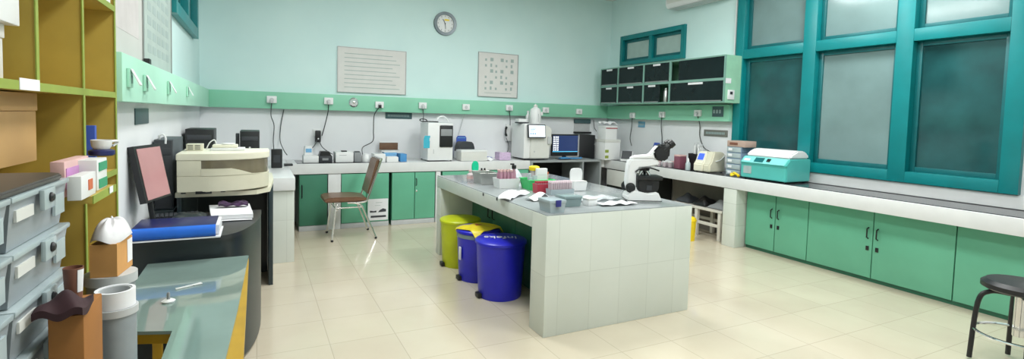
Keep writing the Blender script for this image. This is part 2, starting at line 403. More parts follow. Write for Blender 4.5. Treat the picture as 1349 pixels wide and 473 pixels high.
# back wall base units
def base_cabinet_y(label, x0, x1, yf, doors, handles, m, zt=.675):
    t = thing('base_cabinet', label, 'cabinet', (x0, yf, 0), 0, 'green cabinets under the back worktop'); w = x1-x0
    MB().box(0, w, .03, .55, .0, zt).build('body', M_greend, t)
    MB().box(0, w, .005, .03, 0, .06, .002).build('plinth', M_greyl, t)
    for i, (a, c) in enumerate(doors):
        d = MB().box(a+.004, c-.004, .0, .028, .065, zt-.005, .003).build('door', m, t)
        for (hx, h0, h1) in handles[i]: handle_y(d, hx, h0, h1, 0)
    return t
XP = lambda px: at(px, 260, y=6.40).x
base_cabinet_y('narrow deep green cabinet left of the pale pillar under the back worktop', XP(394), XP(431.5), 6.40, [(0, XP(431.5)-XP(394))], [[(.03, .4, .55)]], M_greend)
xa, xb = XP(449.5), XP(512.5)
base_cabinet_y('green cabinet behind the brown chair with a paper notice stuck on its door', xa, xb, 6.40, [(0, (xb-xa)*.52), ((xb-xa)*.52, xb-xa)], [[], []], M_green)
xc, xd = XP(516), XP(573)
base_cabinet_y('double door green cabinet with black handles between notice and island', xc, xd, 6.40, [(0, (xd-xc)*.52), ((xd-xc)*.52, xd-xc)], [[((xd-xc)*.55, .50, .59)], []], M_green)
solo('door_lock', MB().lathe([(.012, 0), (.012, .006), (.008, .008)], axis='y', seg=16), M_chrome, 'small round lock on the double green cabinet door', 'lock', (xc+(xd-xc)*.56, 6.397, .43))
solo('support_pillar', MB().box(XP(432.3), XP(449), 6.40, 6.95, 0, .676, .003), M_slab, 'pale square pillar holding the back worktop behind the chair', 'pillar')
solo('support_pillar', MB().box(XP(574), XP(580), 6.40, 6.95, 0, .676, .003), M_slab, 'pale bench pillar at the far corner of the island', 'pillar')
xe = XP(582)
base_cabinet_y('green cabinet under the back worktop hidden behind the island', xe, 3.5, 6.40, [(0, (3.5-xe)/2), ((3.5-xe)/2, 3.5-xe)], [[], []], M_green)
# the notice on the door
t = thing('notice_sheet', 'white paper notice with dark pictures on the green cabinet door', 'notice', (at(498, 275, y=6.395).x, 6.394, at(498, 276, y=6.395).z))
hw, hh = .125, .135
MB().box(-hw, hw, 0, .002, -hh, hh).build('sheet', M_paper, t)
b = MB()
b.prism([(-.10, -.035), (-.02, -.035), (-.02, -.012), (-.05, -.018), (-.10, -.01)], -.001, 0, 'y').prism([(.0, -.035), (.1, -.03), (.1, .0), (.06, .012), (.02, -.01)], -.001, 0, 'y')
b.box(-.09, .1, -.001, 0, -.1, -.075).build('print', M_ink, t)
b = MB(); b.box(-.03, .05, -.001, 0, .085, .09).box(-.04, .03, -.001, 0, .05, .054).build('fine_print', M_print, t)

# grey open cabinet in the back corner
t = thing('open_cabinet', 'grey open cabinet with two dark compartments under the corner worktop', 'cabinet')
x0, x1, xm = 3.52, CBX1, at(768, 225, y=6.37).x
b = MB(); b.box(x0, x0+.03, 6.37, 6.95, 0, .8).box(x1-.03, x1, 6.37, 6.95, 0, .8).box(xm-.012, xm+.012, 6.37, 6.95, .26, .77)
b.box(x0+.03, x1-.03, 6.37, 6.95, .77, .8).box(x0+.03, x1-.03, 6.37, 6.95, 0, .26).build('carcass', M_cabgrey, t)
MB().box(x0+.03, x1-.03, 6.951, 6.96, .26, .77).build('back_panel', M_dark, t)  # dark colour puts the shade into the back of the compartments
MB().box(x0+.031, xm-.013, 6.40, 6.949, .2605, .2655).box(xm+.013, x1-.031, 6.40, 6.949, .2605, .2655).build('floor_shade', M_dark, t)  # added dark sheets, shade painted on the compartment floors
# right bench: drawer unit, knee hole, pillar, green doors
t = thing('drawer_unit', 'white drawer unit under the right worktop in the far corner', 'cabinet')
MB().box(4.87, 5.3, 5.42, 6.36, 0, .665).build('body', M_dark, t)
for a, c in ((5.44, 5.88), (5.90, 6.34)):
    d = MB().box(4.845, 4.869, a, c, .42, .655, .004).build('drawer', M_whitew, t)
solo('knee_hole_panel', MB().box(5.29, 5.325, 4.15, 5.40, 0, .665), M_recess, 'back of the open space under the right worktop, brown grey with painted dimness', 'panel')  # panel colour carries the dimness below the worktop
solo('support_pillar', MB().box(4.845, 5.325, 3.955, 4.13, 0, .666, .004), M_tilex, 'white tiled pillar holding the right worktop beside the green doors', 'pillar')
t = thing('base_cabinet', 'green cabinet with black door pulls under the right worktop below the teal window', 'cabinet', (5.0, 0, 0))
MB().box(.03, .32, .85, 3.945, 0, .665).build('body', M_greend, t)
yy = [3.94, 3.575, 3.21, 2.60, 1.99, 1.4, .86]
for i in range(6):
    d = MB().box(0, .028, yy[i+1]+.004, yy[i]-.004, .04, .66, .003).build('door', M_green, t)
    hy = yy[i+1]+.04 if i % 2 == 0 else yy[i]-.04
    handle_x(d, hy, .40, .50, 0)
    MB().box(-.008, 0, hy-.012, hy+.012, .29, .33, .002).build('lock', M_black, d)

# ------------------------------------------------------------------ island
IX0, IX1, IY0, IY1 = 1.65, 2.91, 2.76, 4.97
t = thing('island_bench', 'white tiled island bench with polished grey top and green doors', 'bench', (0, 0, 0))
MB().box(IX0, IX1, IY0+.192, IY1, .685, .794, .004).build('slab', M_slabi, t)
MB().box(IX0+.004, IX1-.004, IY0+.004, IY1-.004, .794, .80, .002).build('worktop', M_steel, t)
MB().box(IX0, IX1, IY0, IY0+.191, 0, .794, .004).build('end_panel', M_tile, t)
MB().box(IX0+.002, IX1-.002, IY1-.12, IY1-.002, 0, .684, .004).build('end_panel', M_tile, t)
MB().box(2.02, IX1-.02, IY0+.192, IY1-.121, 0, .684).build('body', M_greend, t)
ds = [IY0+.195, 3.38, 3.86, 4.34, IY1-.125]
for i in range(4):
    d = MB().box(1.995, 2.019, ds[i]+.003, ds[i+1]-.003, .03, .68, .003).build('door', M_greend, t)
    handle_x(d, ds[i+1]-.05 if i % 2 == 0 else ds[i]+.05, .45, .60, 1.995)
# small hooks on the edge of the slab
t2 = [at(637, 256, x=IX0), at(655, 262, x=IX0)]
for p in t2: MB().box(IX0-.006, IX0, p.y-.008, p.y+.008, p.z-.012, p.z+.012, .002).build('edge_clip', M_blackm, t)
ITZ = .8005

# ------------------------------------------------------------------ left: cubby shelf
SX0, SX1 = -.83, -.50
def sy(px): return at(px, 150, x=SX1).y
up = [.55, .94, 1.33, sy(51), sy(111), sy(152.8)]
zl = [.04, .39, .75, 1.11, 1.473, 1.808]
t = thing('cubby_shelf', 'tall olive cubby shelf with lime green edges at the left', 'shelf')
def shelf_part(name, x0, x1, y0, y1, z0, z1, m): return MB().box(x0, x1, y0, y1, z0, z1).build(name, m, t)
TH = .012
shelf_part('back_panel', SX0, SX0+.01, up[0], up[-1], 0, 2.25, M_oliveb)
for i, y in enumerate(up):
    wide = i in (2, 3)            # the lower bays 1-4 are one wide opening for the drawers
    z0 = zl[4] if wide else 0
    u = shelf_part('upright', SX0+.011, SX1, y-TH, y, z0, 2.25, M_olive)
    MB().box(SX1, SX1+.003, y-TH-.003, y+.003, z0, 2.25).build('edge_strip', M_lime, u)
for j, z in enumerate(zl+[2.14]):
    for i in range(5):
        if i in (1, 2, 3) and z < 1.2: continue
        if i == 4 and z == 1.11: z = 1.171
        y0, y1 = up[i]+.001, up[i+1]-TH-.001
        s = shelf_part('shelf_board', SX0+.011, SX1, y0, y1, z-.02, z, M_olive)
        MB().box(SX1, SX1+.003, y0, y1, z-.021, z+.001).build('edge_strip', M_lime, s)
# bay between 51 and 111 keeps its lower board
y0, y1 = 1.75, up[4]-.001
for z in (1.171,):
    s = shelf_part('shelf_board', SX0+.011, SX1, y0, y1, z-.02, z, M_olive); s = shelf_part('shelf_board', SX1+.0035, -.403, 1.75, 2.0, z-.02, z, M_olive); MB().box(-.403, -.40, 1.75, 2.0, z-.021, z+.001).build('edge_strip', M_lime, s)
p = at(37, 111.5, x=SX1)
MB().box(SX1+.003, SX1+.0045, at(23, 111, x=SX1).y, at(49.5, 111, x=SX1).y, p.z-.014, p.z+.014).build('paper_label', M_paper, t)
p = at(115.5, 98, x=SX1)
MB().box(SX1-.03, SX1-.001, up[4]+.001, up[4]+.016, p.z-.045, p.z+.05).build('white_tape', M_paper, t)

# white cartons in the top bay
def carton(label, x0, x1, y0, y1, z0, z1, m, cat='box', flap=True, name='storage_carton'):
    t = thing(name, label, cat, ((x0+x1)/2, (y0+y1)/2, z0)); a, c, h = (x1-x0)/2, (y1-y0)/2, z1-z0
    MB().box(-a, a, -c, c, 0, h*.74, .003).build('body', m, t)
    MB().box(-a-.003, a+.003, -c-.003, c+.003, h*.74+.0005, h, .003).build('lid', m, t)
    return t
ya = at(16, 100, x=-.52).y
zb0, zb1 = 1.4735, 1.4735+.12
carton('lower white carton in the top left cubby of the olive shelf', -.80, -.535, ya-.26, ya, zb0, 1.606, M_whitew)
yb = at(27, 60, x=-.515).y
carton('upper white carton stacked in the top left cubby', -.81, -.515, yb-.31, yb, 1.6065, 1.748, M_white)
# paper bundle on the top board
t = thing('paper_bundle', 'bundle of white papers on the upper board of the olive shelf', 'papers', (-.62, 2.33, 1.8085))
MB().box(-.1, .115, -.15, .15, 0, .022, .003).build('lower_sheets', M_paper, t); MB().box(-.1, .11, -.14, .08, .0225, .045, .003).build('upper_sheets', M_paper, t)

# drawers: pale grey stacked storage tubs in the wide lower opening
def storage_tub():
    t = thing('storage_tub', 'x', 'storage box', (0, 0, 0), 0, 'grey storage tubs stacked at the left')
    MB().open_tub(-.30, 0, -.165, .165, 0, .1, .004, .012).build('tub', M_tub, t)
    MB().box(-.305, .006, -.17, .17, .1005, .113, .004).build('lid', M_tubl, t)
    b = MB(); b.box(.006, .016, -.035, .035, .062, .109, .004).build('clip', M_tubl, t)
    MB().lathe([(.011, 0), (.011, .012), (.007, .016)], (.007, .0, .088), 14, 'x').build('catch', M_black, t)
    MB().box(-.004, .0015, .08, .145, .03, .08).build('label_card', M_tubl, t)
    MB().box(-.0035, .0015, -.14, -.05, .058, .082).build('label_card', M_whitew, t)
    return t
TX = -.435
yt = at(88, 300, x=TX).y-.165
T0 = storage_tub(); lvl = 1.236-.1145
names = ['topmost', 'second from top', 'third from top', 'fourth from top', 'fifth from top']
first = True
for c, dy in enumerate((0, -.345)):
    for k in range(5):
        z = lvl-.115*k-(0 if c == 0 else .0)
        lab = 'grey translucent storage tub, %s of the stack %s' % (names[k], 'nearest the cardboard box' if c == 0 else 'at the left edge')
        loc = (TX-(.0 if c == 0 else .0), yt+dy, z)
        if first: T0.location = loc; T0['label'] = lab; first = False
        else: dup(T0, loc, 0, lab)
solo('tub_stand', MB().box(TX-.31, TX, yt-.52, yt+.17, 0, lvl-.115*4-.001, .004), M_deskf, 'low dark stand carrying the stacked grey storage tubs', 'stand')
# dark lid plate on top of the tubs
def rrect(x0, x1, y0, y1, r, n=5):
    P = []
    for cx_, cy_, a0 in ((x1-r, y1-r, 0), (x0+r, y1-r, PI/2), (x0+r, y0+r, PI), (x1-r, y0+r, 1.5*PI)):
        for k in range(n+1): a = a0+PI/2*k/n; P.append((cx_+r*math.cos(a), cy_+r*math.sin(a)))
    return P
b = MB(); b.prism(rrect(-.30, .004, -.50, .165, .05), 0, .014, 'z', .004)
solo('tray_lid', b, M_darklid, 'dark grey lid sheet lying on top of the storage tubs', 'lid', (TX, yt, lvl+.1138))
# small bits on the board
LZ = 1.1715
def sbox(name, label, px0, px1, pyt, x, d, z, m, cat='box', extra=None, group=None):
    """box on a board: right front edge in the plane X=x, between two measured columns"""
    ya, yb = at(px0, 230, x=x).y, at(px1, 230, x=x).y; zt = at((px0+px1)/2, pyt, x=x).z
    t = thing(name, label, cat, (x, (ya+yb)/2, z), 0, group); h = max(.012, zt-z); c = (yb-ya)/2
    MB().box(-d, 0, -c, c, 0, h, .002).build('body', m, t)
    if extra: extra(t, c, h, d)
    return t
def ex_pink(t, c, h, d): MB().box(-d*.9, .002, -c*.9, c*.6, h*.2, h*.8).build('purple_band', M_pink, t)
sbox('plastic_box', 'pale pink and purple plastic box on the middle shelf board', 85, 117, 209, -.458, .03, LZ, M_pinkl, extra=ex_pink)
def ex_or(t, c, h, d): MB().box(0, .002, -c*.1, c*.45, h*.3, h*.75).build('orange_label', M_orange, t)
sbox('reagent_carton', 'white carton with an orange label at the front of the middle shelf', 107, 126, 229, -.408, .03, LZ, M_white, extra=ex_or)
def ex_gr(t, c, h, d):
    MB().box(0, .002, -c*.7, c*.9, h*.62, h*.9).build('green_band', M_boxgreen, t); MB().box(0, .002, -c*.7, c*.9, h*.05, h*.35).build('green_foot', M_boxgreen, t)
sbox('reagent_carton', 'white and green medicine carton beside the orange labelled one', 128, 141, 209, -.415, .05, LZ, M_white, extra=ex_gr)
def ex_cl(t, c, h, d): pass
q = at(134, 207, x=-.44)
t = thing('mug', 'white mug lying on a navy cap on the green medicine carton', 'mug', (-.44, q.y, LZ+.0865))
zt_med = at(134.5, 209, x=-.415).z
t.location.z = zt_med+.0005
MB().lathe([(.028, 0), (.034, .004), (.034, .016), (.026, .02)], seg=20).build('navy_cap', M_blued, t)
MB().lathe([(.02, .0205), (.026, .03), (.028, .05), (.025, .05), (.022, .032)], seg=20).build('cup', M_white, t)
MB().tube(arc([(.024, .0, .045), (.034, .02, .046), (.034, .035, .04), (.024, .02, .03)]), .004).build('cup_handle', M_white, t)
solo('blue_folder', MB().box(-.09, 0, -.012, .012, 0, .175, .002), M_bluem, 'bright blue folder standing behind the mug on the shelf', 'folder', (-.53, 2.36, LZ))
solo('shelf_ticket', MB().box(-.001, .0, -.02, .02, -.008, .012), M_paper, 'small white ticket on the front edge of the middle shelf', 'label', (-.3975, at(145.5, 242, x=-.4).y, 1.163))
yc = at(48, 170, x=-.57).y
carton('tan cardboard carton on the storage tubs under the white cartons', -.82, -.57, yc-.36, yc, lvl+.1345, 1.45, M_oliveb)

# cardboard box with a white bag, its stand, rolls and cup in front of the shelf
bx = thing('cardboard_box', 'open cardboard box stuffed with a white plastic bag before the shelf', 'box')
cy = 1.86; cpt = at(148, 365, y=cy); ztop = at(148, 322, y=cy).z; zbot = cpt.z
bx.location = (cpt.x+.012, cy, zbot); H_ = ztop-zbot; RZ = -.12
bx.rotation_euler = (0, 0, RZ)
MB().open_tub(-.067, 0, 0, .125, 0, H_, .004).build('carton', [M_card], bx)
MB().box(.0005, .0015, .08, .12, .02, H_*.93).build('white_label', M_paper, bx)
def bagf(u, v):
    a, r = 2*PI*u, v
    x, y = -.0335+.0445*r*math.cos(a)*(1+.1*math.sin(2*a+.6)), .0625+.070*r*math.sin(a)
    return Vector((x, y, H_+.004+.058*(1-r**3.2)+.004+.008*math.sin(3*a+1)*r+.005*math.sin(7*a)*r*(1-r)*4))
MB().sheet(lambda u, v: bagf(u, .02+.98*v), 40, 10, .002).build('plastic_bag', mat('white bag film', srgb(226, 224, 228), .35, bump=.2, nscale=30), bx, 60)
# grey bucket carrying the box
t = thing('round_tub', 'grey round tub under the cardboard box', 'tub', (cpt.x-.015, cy+.06, 0))
MB().lathe([(.05, 0), (.058, .01), (.06, zbot-.03)], seg=32).build('drum', M_tub, t); MB().lathe([(.066, zbot-.0295), (.066, zbot-.001)], seg=32).build('lid', M_greyl, t)
# white ring roll
rr = .044; c = at(152, 388, y=1.66)
zr = c.z-.03
t = thing('tape_roll', 'wide white tape roll on a grey tub before the cardboard box', 'roll', (c.x, 1.66, zr))
b = MB(); b.lathe([(rr*.84, .0), (rr, 0), (rr, .045), (rr*.84, .045), (rr*.84, .0005)], seg=36); b.build('tape', M_paper, t)
b = MB(); b.lathe([(rr*.74, .001), (rr*.835, .001), (rr*.835, .043), (rr*.74, .043), (rr*.74, .0015)], seg=36).build('core', M_greyl, t)
t = thing('round_tub', 'grey round tub under the white tape roll', 'tub', (c.x, 1.66, 0))
MB().lathe([(.038, 0), (.044, .01), (.046, zr-.02)], seg=32).build('drum', M_tub, t); MB().lathe([(.05, zr-.0195), (.05, zr-.001)], seg=32).build('lid', M_greyl, t)
# brown cup and dark cloth on a carton
cc = at(97, 380, y=1.5); 
t = thing('paper_cup', 'brown paper cup with a white label beside the storage tubs', 'cup', (cc.x, 1.5, cc.z-.03)); ch = at(97, 352, y=1.5).z-cc.z+.03; cr = (at(111, 360, y=1.5).x-at(83, 360, y=1.5).x)/2
MB().lathe([(cr*.8, 0), (cr, ch), (cr*.93, ch), (cr*.74, .004), (0.001, .004)], seg=28).build('cup', M_cup, t)
b = MB()
b.sheet(lambda u, v: Vector(((cr*(.87+.135*v)+.001)*math.cos(-.95+.8*u), (cr*(.87+.135*v)+.001)*math.sin(-.95+.8*u), ch*(.3+.65*v))), 8, 4, .0004).build('white_label', M_paper, t)
cz = cc.z-.031
solo('carton_stack', MB().box(-.032, .03, -.10, .05, 0, cz-.001, .004), M_cardd, 'brown carton standing on the floor under the brown cup', 'box', (cc.x+.012, 1.5, 0))
b = MB(); b.sheet(lambda u, v: Vector((-.04+.085*u, -.075+.085*v, .018+.028*math.sin(PI*u)*math.sin(PI*v)+.006*math.sin(9*u+5*v))), 14, 14, .016)
solo('dark_cloth', b, M_maroon, 'crumpled dark maroon cloth in front of the brown cup', 'cloth', (cc.x, 1.455, cz))

# glossy low table in the left foreground
GZ = .64
t = thing('side_table', 'low table with glossy grey green glass top at the left front', 'table')
gb = 3.03; gr = at(328, 331, z=GZ).x
MB().prism([(-.485, gb), (gr, gb), (gr-.028, 2.2), (gr-.06, 1.55), (-.265, 1.55), (-.265, 2.08), (-.485, 2.16)], GZ-.012, GZ, 'z').build('glass_top', M_glasstop, t)
MB().prism([(-.48, gb-.01), (gr, gb-.01), (gr, 1.6), (-.26, 1.6), (-.26, 2.09), (-.48, 2.17)], GZ-.05, GZ-.013, 'z').build('frame', M_gold, t)  # gold colour stands in for a reflection along the right table edge
for x, y in ((-.235, 1.63), (gr-.045, 1.63), (-.44, gb-.05), (gr-.045, gb-.05)): MB().box(x-.02, x+.02, y-.02, y+.02, 0, GZ-.051, .003).build('leg', M_gold, t)
p = at(248, 378, z=GZ)
t = thing('spatula', 'white plastic spatula lying on the glossy table', 'spatula', (p.x, p.y, GZ+.0005), .5)
MB().box(-.05, .02, -.005, .005, .0, .006, .002).build('handle', M_white, t); MB().box(.0205, .055, -.009, .009, .001, .005, .0015).build('blade', M_white, t)
p = at(222, 398, z=GZ)
t = thing('dropper_cap', 'small white knobbed cap on the glossy table', 'cap', (p.x, p.y, GZ+.0005))
MB().lathe([(.022, 0), (.024, .006), (.014, .012)], seg=20).build('base', M_white, t); MB().lathe([(.006, .0125), (.006, .035), (.003, .04)], seg=12).build('stem', M_grey, t)

# ------------------------------------------------------------------ dark corner desk
DZ = .75
t = thing('corner_desk', 'dark corner desk with a concave front edge carrying the monitor', 'desk')
front = [(-.585, 3.06), (-.18, 3.06)] + [(-.18+.205*math.sin(a)**1.0, 3.06+.67*(1-math.cos(a))) for a in [PI/2*k/8 for k in range(1, 9)]]
pts = front+[(.027, 3.745), (.027, 3.79), (-.585, 3.79)]
MB().prism(pts, DZ-.025, DZ, 'z').build('desk_top', M_desktop, t)
fp = [(x, y+.02) for x, y in front]
inner = [(x-.0, y+.035) for x, y in front][::-1]
MB().prism([(-.57, 3.085)]+fp[1:]+[(.012, 3.775), (-.0, 3.775)]+inner[:-1]+[(-.57, 3.1)], .02, DZ-.026, 'z').build('modesty_panel', M_deskf, t)
MB().box(-.58, -.56, 3.11, 3.77, 0, DZ-.026).build('side_panel', M_deskf, t)
MB().box(.003, .024, 3.74, 3.785, 0, DZ-.0255, .002).build('end_post', M_deskd, t)
# keyboard
p = at(222, 276, z=DZ); p.y = 3.67; p.x = -.44
t = thing('keyboard', 'dark keyboard on the desk below the leaning monitor', 'keyboard', (p.x, p.y, DZ+.001), .12)
MB().box(-.135, .135, -.065, .065, 0, .014, .004).build('case', M_black, t)
b = MB()
for i in range(11):
    for j in range(5): b.box(-.125+i*.0222, -.125+i*.0222+.018, -.057+j*.023, -.057+j*.023+.019, .0142, .021, .002)
b.build('keys', M_blackm, t)
# blue binder, papers below it
zt = DZ+.0085
t = thing('ring_binder', 'navy binder with a bright blue spine at the desk front', 'binder', (-.36, 3.075, zt), 0)
xb0, xb1 = at(172, 305, y=3.02).x, at(284, 305, y=3.02).x
xb0 = max(xb0, -.575)
MB().box(xb0+.36, xb1+.36, -.04, .21, .055, .060, .0015).build('cover', M_blued, t)
MB().box(xb0+.36, xb1+.36, -.04, .21, 0, .005, .0015).build('cover', M_blued, t)
b = MB(); b.prism([(-.0402+.028*(-math.sin(a)), .03+.03*math.cos(a)) for a in [PI*k/8 for k in range(9)]], xb0+.36, xb1+.36, 'x'); b.build('spine', M_blues, t)
MB().box(xb0+.365, xb1+.375, -.03, .2, .006, .054).build('sheets', M_paper, t)
solo('paper_stack', MB().box(xb0, xb1+.022, 3.02, 3.28, DZ+.001, DZ+.008), M_paper, 'thin stack of sheets lying under the blue binder', 'papers')
b = MB(); b.sheet(lambda u, v: Vector((-.14+.19*u, -.1+.2*v, .0075+.006*math.sin(2.2*u+v)-.016*max(0, u-.75)*0)), 10, 8, .006)
p = at(308, 274, z=DZ); 
t = thing('paper_sheets', 'thick white paper stack overhanging the concave desk edge', 'papers', (0, 0, 0))
MB().prism([(-.243, 3.475), (-.02, 3.468), (-.045, 3.86), (-.281, 3.86)], DZ+.0085, DZ+.034, 'z').build('upper_sheets', M_paper, t)
MB().sheet(lambda u, v: Vector((-.24+.215*u, 3.44+.3*v, DZ+.0045-.0*u+.0018*math.sin(3*u))), 10, 4, .002).build('lower_sheet', M_paper, t)
p = at(302, 262, z=DZ+.03)
b = MB(); b.sheet(lambda u, v: Vector((-.085+.17*u, -.03+.06*v, .012+.02*abs(math.sin(5*u+1))*math.sin(PI*v)+.004*math.sin(17*u+9*v))), 26, 12, .010)
solo('patterned_cloth', b, M_purple, 'crumpled dark purple patterned cloth on the white papers before the analyser', 'cloth', (-.135, 3.74, DZ+.0445))
b = MB(); b.sheet(lambda u, v: Vector((-.10+.17*u, -.09+.18*v, .022+.025*(math.sin(PI*u)*math.sin(PI*v))**.5+.007*math.sin(9*u+4*v)*math.sin(7*v))), 20, 16, .016)
solo('dark_jacket', b, M_deskf, 'folded dark grey jacket on the desk between monitor and white papers', 'jacket', (-.342, 3.52, DZ+.0015), 0)
# monitor
c = at(202, 227, y=3.36)
t = thing('monitor', 'leaning dark framed monitor with a dusty pink screen on the corner desk', 'monitor', (c.x, c.y, DZ+.001))
az = math.radians(15); wv = Vector((math.sin(az), math.cos(az), 0)); nv = Vector((math.cos(az), -math.sin(az), 0)); tilt = math.radians(11)
uv = Vector((0, 0, 1))*math.cos(tilt)-nv*math.sin(tilt); n2 = nv*math.cos(tilt)+Vector((0, 0, 1))*math.sin(tilt)
MW, MHt = .145, .152; base = Vector((0, 0, c.z-DZ))
def slab(b, u0, u1, v0, v1, d0, d1):
    q = []
    for d in (d0, d1):
        for u, v in ((u0, v0), (u1, v0), (u1, v1), (u0, v1)): q.append(b.bm.verts.new(base+wv*u+uv*v+n2*d))
    fs = [b.bm.faces.new(q[:4][::-1]), b.bm.faces.new(q[4:])]
    for k in range(4): fs.append(b.bm.faces.new((q[k], q[(k+1) % 4], q[4+(k+1) % 4], q[4+k])))
    b._mark(fs); bmesh.ops.recalc_face_normals(b.bm, faces=fs)
b = MB(); slab(b, -MW, MW, -MHt, MHt, -.03, 0); b.build('casing', M_black, t)
b = MB(); slab(b, -MW+.022, MW-.012, -MHt+.012, MHt-.016, .0003, .002); b.build('screen', M_screenpk, t)
b = MB(); q = base-uv*.06-n2*.035
b.tube([q, Vector((q.x+.0, q.y, q.z-.05)), Vector((q.x+.02, q.y, .012))], .014); b.build('stand', M_black, t)
MB().lathe([(.085, 0), (.085, .006), (.03, .014)], (q.x+.03, q.y, 0), 28, sx=.75).build('foot', M_black, t)

# cream analyser on its stand
AZ = .87
t = thing('machine_stand', 'dark stand with beige top carrying the cream analyser', 'stand')
MB().prism([(-.47, 3.87), (-.1, 3.87), (.0, 3.89), (.085, 4.0), (.12, 4.5), (.12, 4.94), (-.47, 4.94), (-.47, 3.9)], AZ-.03, AZ, 'z').build('stand_top', M_cream, t)
MB().box(.085, .118, 4.5, 4.93, 0, AZ-.031, .002).build('side_panel', M_deskd, t)
MB().box(-.465, -.44, 3.9, 4.93, 0, AZ-.031, .002).build('side_panel', M_deskd, t)
MB().box(-.439, .084, 4.90, 4.92, 0, AZ-.031).build('back_panel', M_deskf, t)
t = thing('blood_analyser', 'big cream analyser with rounded front and smoked cover on the dark stand', 'analyser', (0, 0, AZ+.001))
xl, yfr = at(233, 257, z=AZ).x, at(233, 257, z=AZ).y
xr = at(354, 235, y=yfr+.28).x
def outline(o=0.):
    P = [(xl-o, yfr+.5+o), (xl-o, yfr-o), (xl+.13, yfr-o-.004)]
    n = 12
    for k in range(n+1):
        a = PI/2*k/n
        P.append((xl+.16+(xr-xl-.16+o)*math.sin(a), yfr+.26-(.27+o)*math.cos(a)))
    P.append((xr+o, yfr+.5+o)); return P
zc = lambda py: at(240, py, y=yfr).z-AZ
z1, z2, z3 = zc(233), zc(212), zc(203)
MB().prism(outline(), .012, z1, 'z', .003).build('lower_body', M_cream, t)
O = outline(-.006)
MB().prism(O, z1+.0005, z2-.0005, 'z').build('smoked_cover', M_smoke, t)
xs = at(265, 220, y=yfr).x
MB().box(xl, xs, yfr-.001, yfr+.3, z1+.001, z2-.001, .003).build('left_housing', M_cream, t)
# cream step that rises in front of the left half of the cover
O2 = outline(.001)
st = [p for p in O2[2:12]]
zs = z1+(z2-z1)*.46
b = MB()
vs0, vs1, w0, w1 = [], [], [], []
for i, (x, y) in enumerate(st):
    f = max(0, min(1, (i-4.2)/3.0)); zt_ = zs+(z1+.002-zs)*f
    vs0.append(b.bm.verts.new((x, y, z1+.001))); vs1.append(b.bm.verts.new((x, y, max(zt_, z1+.0015))))
    w0.append(b.bm.verts.new((x, y+.012, z1+.001))); w1.append(b.bm.verts.new((x, y+.012, max(zt_, z1+.0015))))
fs = []
for i in range(len(st)-1):
    fs += [b.bm.faces.new((vs0[i], vs0[i+1], vs1[i+1], vs1[i])), b.bm.faces.new((w0[i+1], w0[i], w1[i], w1[i+1])), b.bm.faces.new((vs1[i], vs1[i+1], w1[i+1], w1[i])), b.bm.faces.new((vs0[i+1], vs0[i], w0[i], w0[i+1]))]
fs += [b.bm.faces.new((vs0[0], vs1[0], w1[0], w0[0])), b.bm.faces.new((vs0[-1], w0[-1], w1[-1], vs1[-1]))]
bmesh.ops.recalc_face_normals(b.bm, faces=fs); b.build('cover_step', M_cream, t)
MB().prism(outline(.004), z2, z3, 'z', .004).build('lid', M_creamd, t)
MB().box(xl+.10, xl+.19, yfr-.006, yfr+.02, .0, .018, .002).build('front_latch', M_black, t)
for x, y in ((xl+.03, yfr+.04), (xl+.03, yfr+.44), (xr-.05, yfr+.44), (xl+.25, yfr+.06)): MB().lathe([(.014, 0), (.016, .0115)], (x, y, 0), 14).build('foot', M_black, t)
TZ = AZ+.001+z3+.0008
def vents(t, c, h, d): pass
p = at(256, 199, z=TZ)
t = thing('vent_module', 'small cream module with vent slots on top of the analyser', 'module', (p.x, p.y+.06, TZ)); hw = .048; hz = .046
MB().box(-hw, hw, -.05, .05, 0, hz, .003).build('case', M_cream, t)
for i in range(2):
    for j in range(4): MB().box(-hw+.008+i*.042, -hw+.04+i*.042, -.0507, -.0501, .009+j*.009, .013+j*.009).build('vent_slot', M_blackm, t)
p = at(300, 199, z=TZ)
t = thing('white_tray', 'stepped white tray on the right of the analyser top', 'tray', (p.x, p.y+.09, TZ))
MB().box(-.105, .105, -.06, .07, 0, .018, .004).build('base', M_white, t); MB().box(-.095, .06, -.05, .06, .0185, .04, .006).build('upper_tray', M_creamd, t)
t2 = MB().lathe([(.03, 0), (.036, .006), (.03, .01)], (.0, 0, .0405), 24, sx=1.2).build('round_knob', M_white, t)
p = at(278, 196, z=TZ)
b = MB(); b.tube(arc([(0, 0, .004), (.02, .0, .05), (.05, .0, .07), (.06, .01, .03), (.045, .02, .004)]), .004)
solo('tubing_loop', b, M_white, 'white tubing loop on top of the analyser', 'tube', (p.x-.02, yfr+.34, TZ))

def pc_tower(label, loc, w, d, h, rz=0, m=M_blackm, fm=None):
    t = thing('computer_tower', label, 'computer', loc, rz, 'computer towers beside the analyser')
    MB().box(-w/2, w/2, 0, d, 0, h, .004).build('case', m, t)
    MB().box(-w/2+.004, w/2-.004, -.012, -.0005, .004, h-.004, .004).build('front_panel', fm or M_black, t)
    MB().box(-w/2+.015, w/2-.015, -.016, -.0125, h*.78, h*.88, .002).build('disc_drive', M_blackm, t)
    MB().lathe([(.009, 0), (.009, .004)], (0, -.0125, h*.62), 16, 'y').build('power_button', M_greyl, t)
    return t
solo('side_pedestal', MB().box(-.595, -.48, 3.88, 4.46, 0, .759, .003), M_deskf, 'narrow dark pedestal between wall and analyser stand', 'pedestal')
t = pc_tower('charcoal computer tower between monitor and cream analyser', (-.5375, 3.93, .7595), .105, .48, at(212, 184, y=3.93).z-.7595, 0, mat('slate grey casing', srgb(78, 84, 90), .5), M_blackm)
zt_ = at(212, 184, y=3.93).z
